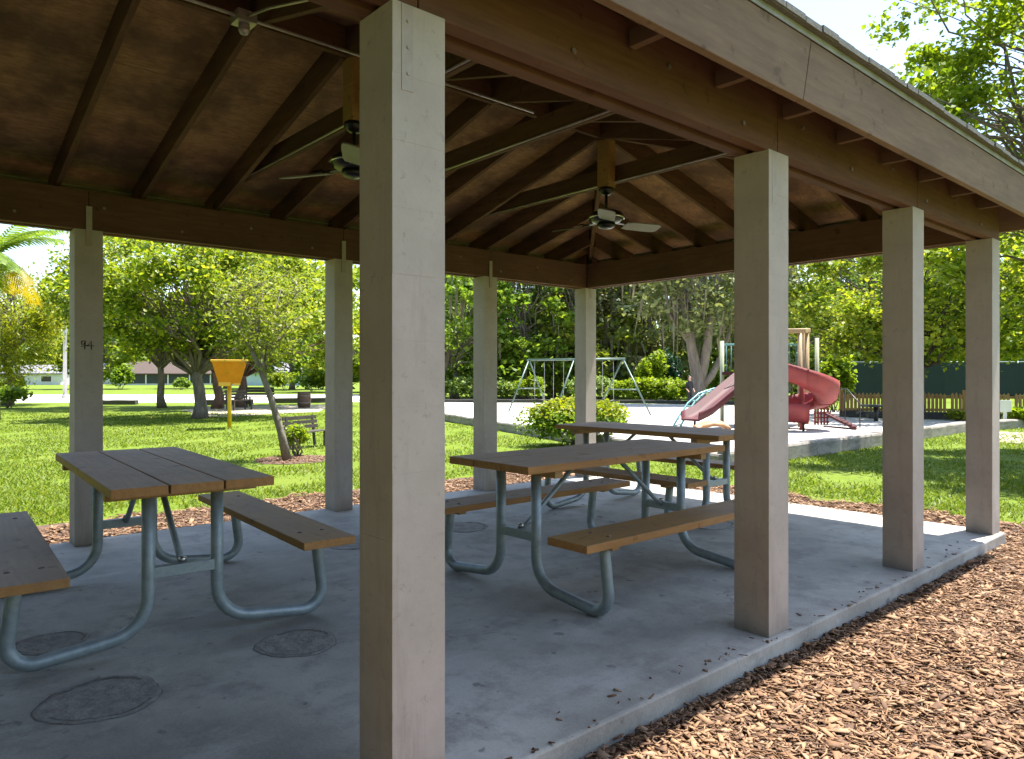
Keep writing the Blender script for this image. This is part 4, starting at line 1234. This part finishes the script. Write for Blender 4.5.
# ---------------------------------------------------------------- swing set
dL, dR = 27.6, 25.6
pL = W(529, dL); pR = W(623, dR)
zt_ = zat(360, dL)
r = empty('swing_set', pL.lerp(pR, .5), 0, 'pale green metal swing set on the white sand', 'swing set')
o0 = r.location
top = lambda u: Vector((pL.lerp(pR, u).x - o0.x, pL.lerp(pR, u).y - o0.y, zt_ - GZ))
t = MB(); t.tube([top(-.02), top(1.02)], .036, 10); t.build('top_bar', M['swing'], r)
for u in (0, .5, 1):
    T = top(u)
    for sg in (-1, 1):
        t = MB()
        foot = T + Vector((RX, RY, 0)) * (sg * .78) + Vector((FX, FY, 0)) * (sg * .75 if u < 1 else -sg * 1.1); foot.z = -.03
        t.tube([T, foot], .028, 8); t.build('leg', M['swing'], r)
    if u != .5:
        t = MB()
        f1 = T + Vector((RX, RY, 0)) * -.4 + Vector((FX, FY, 0)) * (-.38 if u < 1 else .55); f2 = T + Vector((RX, RY, 0)) * .4 + Vector((FX, FY, 0)) * (.38 if u < 1 else -.55)
        f1.z = f2.z = .85; t.tube([f1, f2], .02, 8); t.build('cross_brace', M['swing'], r)
for u in (.12, .33, .64, .85):
    sw = MB()
    a_, b2 = top(u - .055), top(u + .055)
    a0, b0 = a_.copy(), b2.copy(); a0.z = b0.z = .50
    sw.tube([a_, a0], .009, 6); sw.tube([b2, b0], .009, 6)
    so = sw.build('swing_chain', M['chain'], r)
    mid = a0.lerp(b0, .5); mid.z = .43
    st = MB(); dv = (b0 - a0).normalized(); sd = Vector((-dv.y, dv.x, 0)) * .075
    pts = [a0, a0.lerp(mid, .55) - Vector((0, 0, .02)), mid, b0.lerp(mid, .55) - Vector((0, 0, .02)), b0]
    vs = []
    for p in pts:
        vs += [p - sd, p + sd, p + sd - Vector((0, 0, .012)), p - sd - Vector((0, 0, .012))]
    fs = []
    for j in range(4):
        fs += [(j * 4 + i, j * 4 + (i + 1) % 4, (j + 1) * 4 + (i + 1) % 4, (j + 1) * 4 + i) for i in range(4)]
    st.add(vs, fs); st.build('swing_seat', M['black'], so)

# ---------------------------------------------------------------- play structure
pc = W(770, 18.6)
play = empty('play_structure', pc, 0, 'play structure with red spiral slide and tan posts on the white sand', 'play structure')
def PP(px, py, d_):
    p = W(px, d_, zat(py, d_)); return p - pc
def PG(px, d_, z):
    p = W(px, d_, z); return Vector((p.x - pc.x, p.y - pc.y, z - GZ))
# deck and tan frame
dk = 1.4
for (px, d_, ztop, w_, mt, nm) in ((722, 20.0, zat(341, 20), .11, 'pale_post', 'pale_post'), (817, 20.4, zat(338, 20.4), .11, 'pale_post', 'pale_post'),
                                   (764, 18.9, zat(331, 19), .12, 'tan', 'tan_post'), (760, 20.2, zat(331, 20), .12, 'tan', 'tan_post'), (800, 19.0, zat(331, 19), .12, 'tan', 'tan_post'), (806, 20.0, zat(330, 20), .17, 'tan', 'tan_post')):
    t = MB(); t.tube([PG(px, d_, GZ - .03), PG(px, d_, ztop)], w_ / 2, 12); t.build(nm, M[mt], play)
t = MB()
for (a_, b2) in ((PG(762, 18.9, zat(331, 19)), PG(803, 19.0, zat(331, 19))), (PG(758, 20.2, zat(331, 20)), PG(809, 20.0, zat(330.5, 20))), (PG(803, 19, zat(331, 19)), PG(808, 20, zat(330.5, 20)))):
    t.bar(a_, b2, .14, .12)
t.build('top_rail', M['tan'], play, bevel=.02)
t = MB()
q = [PG(722, 19.4, 0), PG(800, 18.8, 0), PG(815, 20.3, 0), PG(724, 20.2, 0)]
t.prism([(p.x, p.y) for p in q], dk - .05, dk + .03, 'z'); t.build('deck', M['maroon'], play)
t = MB()
for (a_, b2) in ((PG(735, 19.1, 2.1), PG(764, 18.9, 2.1)), (PG(724, 20.1, 2.1), PG(758, 20.2, 2.1)), (PG(760, 20.2, 2.1), PG(806, 20.0, 2.1))):
    t.tube([a_, b2], .025, 8)
    for k in range(7):
        p = a_.lerp(b2, (k + .5) / 7); t.tube([p, Vector((p.x, p.y, dk))], .012, 6)
t.build('guard_rail', M['teal'], play)

def sweep(mb, frames, prof):
    """frames: (origin, side vector, up vector); prof: closed list of (side, up)"""
    m_ = len(prof); vs = []
    for o_, sd, u_ in frames:
        vs += [o_ + sd * a_ + u_ * b2 for a_, b2 in prof]
    fs = [tuple(range(m_ - 1, -1, -1)), tuple((len(frames) - 1) * m_ + i for i in range(m_))]
    for j in range(len(frames) - 1):
        fs += [(j * m_ + i, (j + 1) * m_ + i, (j + 1) * m_ + (i + 1) % m_, j * m_ + (i + 1) % m_) for i in range(m_)]
    mb.add(vs, fs, True)
# spiral slide
cs = PG(802, 17.9, GZ)
frames = []
N_ = 54
for i in range(N_ + 1):
    u = i / N_
    th = math.radians(165 + 455 * u)          # in right/away axes
    R_ = .55
    dirv = Vector((RX, RY, 0)) * math.cos(th) + Vector((FX, FY, 0)) * math.sin(th)
    z = float(np.interp(165 + 455 * u, [165, 240, 300, 360, 450, 540, 620], [1.46, 1.14, .87, .62, .40, .27, .23]))
    o_ = cs + dirv * R_; o_.z = z
    frames.append((o_, dirv, Vector((0, 0, 1))))
outer = [(-.25, .16), (-.23, .03), (-.12, -.015), (.1, .0), (.22, .10), (.27, .30), (.275, .42), (.305, .42), (.30, .29), (.25, .07), (.12, -.035), (-.13, -.05), (-.26, .01), (-.28, .16)]
t = MB(); sweep(t, frames, outer); sl = t.build('spiral_slide', M['red'], play)
for i in (11, 22, 33, 44):
    o_, sd_, u_ = frames[i]; tn = (frames[i + 1][0] - frames[i - 1][0]).normalized()
    t = MB(); sweep(t, [(o_ - tn * .014, sd_, u_), (o_ + tn * .014, sd_, u_)], [(a_ * 1.06, b2 * 1.05 - .012) for a_, b2 in outer]); t.build('seam_flange', M['red'], sl)
t = MB(); t.tube([cs + Vector((0, 0, -.03)), cs + Vector((0, 0, 1.5))], .06, 12); t.build('centre_post', M['red'], play)
t = MB()
e0 = frames[-2][0]; t.tube([Vector((e0.x, e0.y, -.03)), Vector((e0.x, e0.y, .27))], .03, 8); t.build('slide_foot', M['pipe_dark'], play)
# straight slides
def straight(px0, z0, d0, px1, z1_, d1, mat, name, wid=.30):
    a_, b2 = PG(px0, d0, 0), PG(px1, d1, 0)
    pts = []
    for i in range(15):
        u = i / 14
        p = a_.lerp(b2, u); p.z = (z0 - (z0 - z1_) * (u * 1.1 if u < .8 else .88 + .6 * (u - .8))) 
        p.z = max(p.z, z1_)
        pts.append(p)
    dv = (b2 - a_); dv.z = 0; dv.normalize(); sd = Vector((-dv.y, dv.x, 0))
    pr = [(-wid, .2), (-wid + .03, .2), (-wid + .05, .03), (wid - .05, .03), (wid - .03, .2), (wid, .2), (wid, .14), (wid - .03, -.02), (-wid + .03, -.02), (-wid, .14)]
    t = MB(); sweep(t, [(p, sd, Vector((0, 0, 1))) for p in pts], pr)
    o = t.build(name, mat, play)
    ft = MB(); p = pts[-2]; ft.tube([Vector((p.x, p.y, -.03)), Vector((p.x, p.y, p.z - .02))], .03, 8); ft.build('slide_foot', M['pipe_dark'], o)
straight(752, dk, 19.2, 690, .24, 17.8, M['maroon'], 'straight_slide')
t = MB()
oc = PG(711, 17.2, GZ)
sweep(t, [(oc + Vector((RX, RY, 0)) * x + Vector((0, 0, h_)), Vector((FX, FY, 0)), Vector((0, 0, 1))) for x, h_ in ((-.38, .02), (-.25, .1), (0, .15), (.25, .13), (.4, .04))],
      [(-.28, 0), (-.2, .1), (0, .13), (.2, .1), (.28, 0)])
t.build('stepping_bump', M['bump'], play)
# teal arch climber
t = MB()
for off_ in (0, 1):
    dd = off_ * .0
    a0 = [(672 + off_ * 8, 427 - off_ * 1.2), (679 + off_ * 7, 416), (688 + off_ * 6, 403), (699 + off_ * 5, 393.5), (714 + off_ * 4, 388.5), (728 + off_ * 3, 387.5)]
    pts = [PP(x, y, 18.6 + i * .22 + off_ * .55) for i, (x, y) in enumerate(a0)]
    pts[0].z = -.03
    t.tube(pts, .026, 8)
    if off_ == 0: first = pts
    else:
        for i in range(5):
            for q in (.25, .75):
                t.tube([first[i].lerp(first[i + 1], q), pts[i].lerp(pts[i + 1], q)], .018, 6)
t.build('arch_climber', M['teal'], play)
# red lattice panel and ramp steps on the right
t = MB()
for k in range(5):
    t.bar(PG(815 + k * 3.1, 19.3, GZ + .02), PG(815 + k * 3.1, 19.3, GZ + .62), .035, .035)
for k in range(5):
    z = GZ + .1 + k * .12; t.bar(PG(814, 19.3, z), PG(829, 19.3, z), .03, .035)
t.build('lattice_panel', M['red'], play)
t = MB()
for k in range(8):
    u = k / 7; px = 828 + 26 * u; z = GZ + .33 - .27 * u; d_ = 19.2 - 1.1 * u
    t.bar(PG(px, d_ - .25, z), PG(px, d_ + .35, z), .09, .05)
for e in (-.25, .35):
    t.bar(PG(826, 19.2 + e, GZ + .33), PG(856, 18.1 + e, GZ + .02), .05, .06)
t.build('step_ramp', M['maroon'], play)
t = MB()
t.tube([PG(860, 18.3, GZ - .03), PG(860, 18.3, GZ + .62), PG(847, 19.0, GZ + .98), PG(836, 19.4, GZ + .98)], .016, 8)
t.tube([PG(845, 19.1, GZ - .03), PG(845, 19.1, GZ + .96)], .016, 8)
t.build('hand_rail', M['pipe_dark'], play)

# ---------------------------------------------------------------- right side: fence, screen, sign, table
pa, pb = W(842, 23.6), W(1095, 22.6)
r = empty('picket_fence', pa, math.atan2(pb.y - pa.y, pb.x - pa.x), 'low yellowish wooden picket fence behind the sand', 'fence')
L = (pb - pa).length
t = MB(); x = .02
while x < L:
    w_ = .085; h_ = .76 + random.uniform(-.02, .02)
    if rng.random() > .05:
        t.prism([(x, .04), (x + w_, .04), (x + w_, h_ - .04), (x + w_ / 2, h_ + .02), (x, h_ - .04)], -.01, .01)
    x += .117
t.build('pickets', M['picket'], r)
for z in (.2, .6):
    t = MB(); t.box((0, .012, z), (L, .05, z + .08)); t.build('rail', M['picket'], r)
for k in range(5):
    t = MB(); t.box((k * L / 4 - .045, .052, -.05), (k * L / 4 + .045, .14, .86)); t.build('post', M['picket'], r)
pa, pb = W(822, 37), W(1120, 36)
r = empty('court_fence', pa, math.atan2(pb.y - pa.y, pb.x - pa.x), 'chain court fence hung with dark green windscreen behind the picket fence', 'fence')
L = (pb - pa).length
zt2 = zat(362, 37) - GZ
t = MB(); k = 24
vs = []
for i in range(k + 1):
    x = L * i / k; y = .03 * math.sin(i * 1.7)
    vs += [(x, y, .35), (x, y + .012, .35), (x, y + .012 + .02 * math.sin(i), zt2 - .06), (x, y + .02 * math.sin(i), zt2 - .06 - .05 * (i % 2))]
fs = []
for i in range(k):
    fs += [(i * 4 + a_, i * 4 + (a_ + 1) % 4, (i + 1) * 4 + (a_ + 1) % 4, (i + 1) * 4 + a_) for a_ in range(4)]
t.add(vs, fs); t.build('windscreen', M['screen'], r)
for i in range(7):
    t = MB(); t.tube([(L * i / 6, .08, -.05), (L * i / 6, .08, zt2 + .05)], .03, 8); t.build('post', M['pipe'], r)
t = MB(); t.tube([(0, .08, zt2), (L, .08, zt2)], .02, 8); t.build('top_rail', M['pipe'], r)

r = empty('notice_sign', G(1005, 427.5), A_RIGHT, 'small blank white sign on a white post by the sand corner', 'sign')
t = MB(); t.box((-.035, -.02, -.03), (.035, .02, .62)); t.build('post', M['white'], r)
t = MB(); t.box((-.145, -.035, .40), (.145, -.021, .70)); t.build('sign_panel', M['white'], r, bevel=.004)
r = empty('park_table', W(876, 21.3), A_RIGHT, 'small dark pedestal table before the picket fence', 'table')
t = MB(); t.box((-.36, -.3, .42), (.22, .3, .48)); t.build('table_top', M['pipe_dark'], r, bevel=.01)
t = MB(); t.tube([(0, 0, -.03), (0, 0, .42)], .06, 10); t.build('pedestal', M['pipe_dark'], r)
t = MB(); t.box((-.3, .4, .2), (.3, .6, .25)); t.box((-.05, .3, .06), (.05, .5, .2)); t.bar((0, 0, .08), (0, .5, .08), .05, .05); t.build('seat', M['pipe_dark'], r)

# ---------------------------------------------------------------- houses across the road
def house(px, d, w_, dep, eave, ridge, rz, wall, roof, label, windows=(), porch=None, gable=False):
    b = W(px, d); b.z = GZ - .02
    r = empty('house', b, rz, label, 'house', 'houses across the road')
    t = MB(); t.prism([(-dep / 2, 0), (dep / 2, 0), (dep / 2, eave), (0, ridge - .12), (-dep / 2, eave)], -w_ / 2, w_ / 2, 'x'); t.build('wall', wall, r)
    t = MB(); ov = .45; sl_ = (ridge - eave) / (dep / 2)
    for sg in (-1, 1):
        t.prism([(0, ridge), (0, ridge + .16), (sg * (dep / 2 + ov), eave - sl_ * ov + .16), (sg * (dep / 2 + ov), eave - sl_ * ov)], -w_ / 2 - ov, w_ / 2 + ov, 'x')
    t.build('roof', roof, r)
    for (x, z0, ww, hh, side) in windows:
        t = MB()
        if side == 'front': t.box((x - ww / 2, -dep / 2 - .06, z0), (x + ww / 2, -dep / 2 + .02, z0 + hh))
        else: t.box((-w_ / 2 - .06, x - ww / 2, z0), (-w_ / 2 + .02, x + ww / 2, z0 + hh))
        wo = t.build('window', M['white'], r)
        t = MB()
        if side == 'front': t.box((x - ww / 2 + .1, -dep / 2 - .08, z0 + .1), (x + ww / 2 - .1, -dep / 2 - .05, z0 + hh - .1))
        else: t.box((-w_ / 2 - .08, x - ww / 2 + .1, z0 + .1), (-w_ / 2 - .05, x + ww / 2 - .1, z0 + hh - .1))
        t.build('pane', M['glass'], wo)
    if porch:
        x0, x1 = porch
        t = MB(); t.box((x0, -dep / 2 - .05, .25), (x1, -dep / 2 + .02, eave - .15)); t.build('porch_screen', M['porch_dark'], r)
        k = 5
        for i in range(k + 1):
            t = MB(); x = x0 + (x1 - x0) * i / k; t.box((x - .08, -dep / 2 - .12, 0), (x + .08, -dep / 2 - .055, eave - .1)); t.build('porch_post', M['white'], r)
    return r
house(38, 112, 10, 7, 1.75, 2.9, A_RIGHT + .1, M['wall_white'], M['roof_grey'], 'low white house with a dark window behind the weeping tree', [(-1.2, .4, 2.4, 1.1, 'front'), (3, .4, 1.6, 1.0, 'front')])
house(176, 112, 16, 8, 1.75, 3.5, A_RIGHT + .5, M['wall_white'], M['roof_brown'], 'low white house with brown roof and dark screened porch', [(-1.5, .6, 1.5, 1.0, 'side')], porch=(-7.2, 7.4))
house(112, 122, 9, 8, 2.0, 3.4, A_RIGHT - .15, M['wall_white'], M['roof_grey'], 'plain white house with grey roof behind the round bush', [(-2, .7, 1.4, 1.1, 'front')])
house(268, 105, 12, 8, 1.9, 3.2, A_RIGHT + .15, M['wall_blue'], M['roof_grey'], 'pale blue house with grey roof seen past the leaning tree', [(-3, .6, 1.4, 1.1, 'front'), (1.5, .6, 1.4, 1.1, 'front')])

# ---------------------------------------------------------------- person by the climbing arch
def person(loc, rz, h_, label):
    k = h_ / 1.75
    J = {'pel': (0, 0, .93), 'sp': (0, .01, 1.12), 'ch': (0, 0, 1.32), 'nk': (0, 0, 1.47), 'hd0': (0, -.01, 1.56), 'hd1': (0, -.015, 1.66), 'hd2': (0, 0, 1.73)}
    rad = {'pel': .15, 'sp': .125, 'ch': .15, 'nk': .058, 'hd0': .075, 'hd1': .095, 'hd2': .06}
    E = [('pel', 'sp'), ('sp', 'ch'), ('ch', 'nk'), ('nk', 'hd0'), ('hd0', 'hd1'), ('hd1', 'hd2')]
    for sg, nm in ((-1, 'l'), (1, 'r')):
        J.update({nm + 'hip': (sg * .09, 0, .88), nm + 'kn': (sg * .1, -.03, .48), nm + 'an': (sg * .1, .02, .09), nm + 'toe': (sg * .11, -.14, .04),
                  nm + 'sh': (sg * .19, 0, 1.38), nm + 'el': (sg * .25, .02, 1.1), nm + 'wr': (sg * .22, -.14, .92), nm + 'ha': (sg * .2, -.2, .86)})
        rad.update({nm + 'hip': .095, nm + 'kn': .062, nm + 'an': .042, nm + 'toe': .038, nm + 'sh': .066, nm + 'el': .046, nm + 'wr': .03, nm + 'ha': .036})
        E += [('pel', nm + 'hip'), (nm + 'hip', nm + 'kn'), (nm + 'kn', nm + 'an'), (nm + 'an', nm + 'toe'), ('ch', nm + 'sh'), (nm + 'sh', nm + 'el'), (nm + 'el', nm + 'wr'), (nm + 'wr', nm + 'ha')]
    names = list(J)
    me = bpy.data.meshes.new('person')
    me.from_pydata([tuple(c * k for c in J[n_]) for n_ in names], [(names.index(a_), names.index(b_)) for a_, b_ in E], [])
    o = bpy.data.objects.new('skeleton_tmp', me); COL.objects.link(o)
    sk = o.modifiers.new('skin', 'SKIN'); o.modifiers.new('sub', 'SUBSURF').levels = 2
    for i, n_ in enumerate(names):
        me.skin_vertices[0].data[i].radius = (rad[n_] * k,) * 2
        me.skin_vertices[0].data[i].use_root = n_ == 'pel'
    dg = bpy.context.evaluated_depsgraph_get()
    m2 = bpy.data.meshes.new_from_object(o.evaluated_get(dg))
    bpy.data.objects.remove(o)
    m2.materials.clear(); m2.materials.append(M['cloth_black']); m2.materials.append(M['skin'])
    for p in m2.polygons:
        z = p.center.z / k
        p.use_smooth = True
        p.material_index = 1 if z > 1.47 or (z < 1.06 and abs(p.center.x) / k > .175 and z > .75) else 0
    o = bpy.data.objects.new('person', m2); COL.objects.link(o); o.location = loc; o.rotation_euler = (0, 0, rz)
    tag(o, 'person with dark hair in black clothes standing behind the climbing arch', 'person')
    t = MB(); t.lathe([(.0, .14), (.06, .128), (.098, .08), (.112, .02), (.112, -.06), (.10, -.16), (.06, -.2), (.0, -.2)], (0, .03, 1.64), 16)
    t.v = [tuple(c * k for c in (x, max(y, -.05 if z > 1.68 else -.0), z)) for x, y, z in t.v]
    t.build('hair', M['hair'], o)
    t = MB(); t.add([(-.014 * k, -.095 * k, 1.60 * k), (.014 * k, -.095 * k, 1.60 * k), (0, -.125 * k, 1.605 * k), (0, -.095 * k, 1.645 * k)], [(0, 1, 2), (1, 3, 2), (3, 0, 2), (0, 3, 1)]); t.build('nose', M['skin'], o)
person(W(689.5, 30.5), A_RIGHT + .5, 1.32, '')

# ---------------------------------------------------------------- light
SUN = Vector((.06, .32, 1)).normalized()
el = math.asin(SUN.z); az = math.atan2(SUN.x, SUN.y)
w = bpy.data.worlds.new('World'); sc.world = w; w.use_nodes = True
nw = w.node_tree
bg = nw.nodes['Background']
sky = nw.nodes.new('ShaderNodeTexSky'); sky.sky_type = 'NISHITA'; sky.sun_disc = False
sky.sun_elevation = el; sky.sun_rotation = az; sky.dust_density = .8; sky.air_density = 1.0; sky.ozone_density = 1.0
hs = nw.nodes.new('ShaderNodeHueSaturation'); hs.inputs['Saturation'].default_value = .9
nw.links.new(sky.outputs[0], hs.inputs['Color']); nw.links.new(hs.outputs[0], bg.inputs[0]); bg.inputs[1].default_value = .05
ld = bpy.data.lights.new('sun', 'SUN'); ld.energy = 2.0; ld.angle = math.radians(.5); ld.color = (1, .955, .88)
lo = bpy.data.objects.new('sun', ld); COL.objects.link(lo)
lo.rotation_euler = SUN.to_track_quat('Z', 'Y').to_euler(); lo.location = SUN * 50

# ---------------------------------------------------------------- camera
cd = bpy.data.cameras.new('camera'); cam = bpy.data.objects.new('camera', cd); COL.objects.link(cam)
cam.location = (0, 0, H); cam.rotation_euler = (PI / 2, 0, YAW)
cd.sensor_width = 36; cd.lens = 36 * F / 1024; cd.shift_y = -(379.5 - HY) / 1024
cd.clip_start = .05; cd.clip_end = 4000
sc.camera = cam
sc.view_settings.view_transform = 'Standard'; sc.view_settings.look = 'None'
sc.view_settings.exposure = 2.98; sc.view_settings.gamma = 1
sc.render.engine = 'CYCLES'
sc.cycles.use_denoising = True
sc.cycles.max_bounces = 10; sc.cycles.diffuse_bounces = 6; sc.cycles.transmission_bounces = 4; sc.cycles.transparent_max_bounces = 8
sc.cycles.sample_clamp_indirect = 6
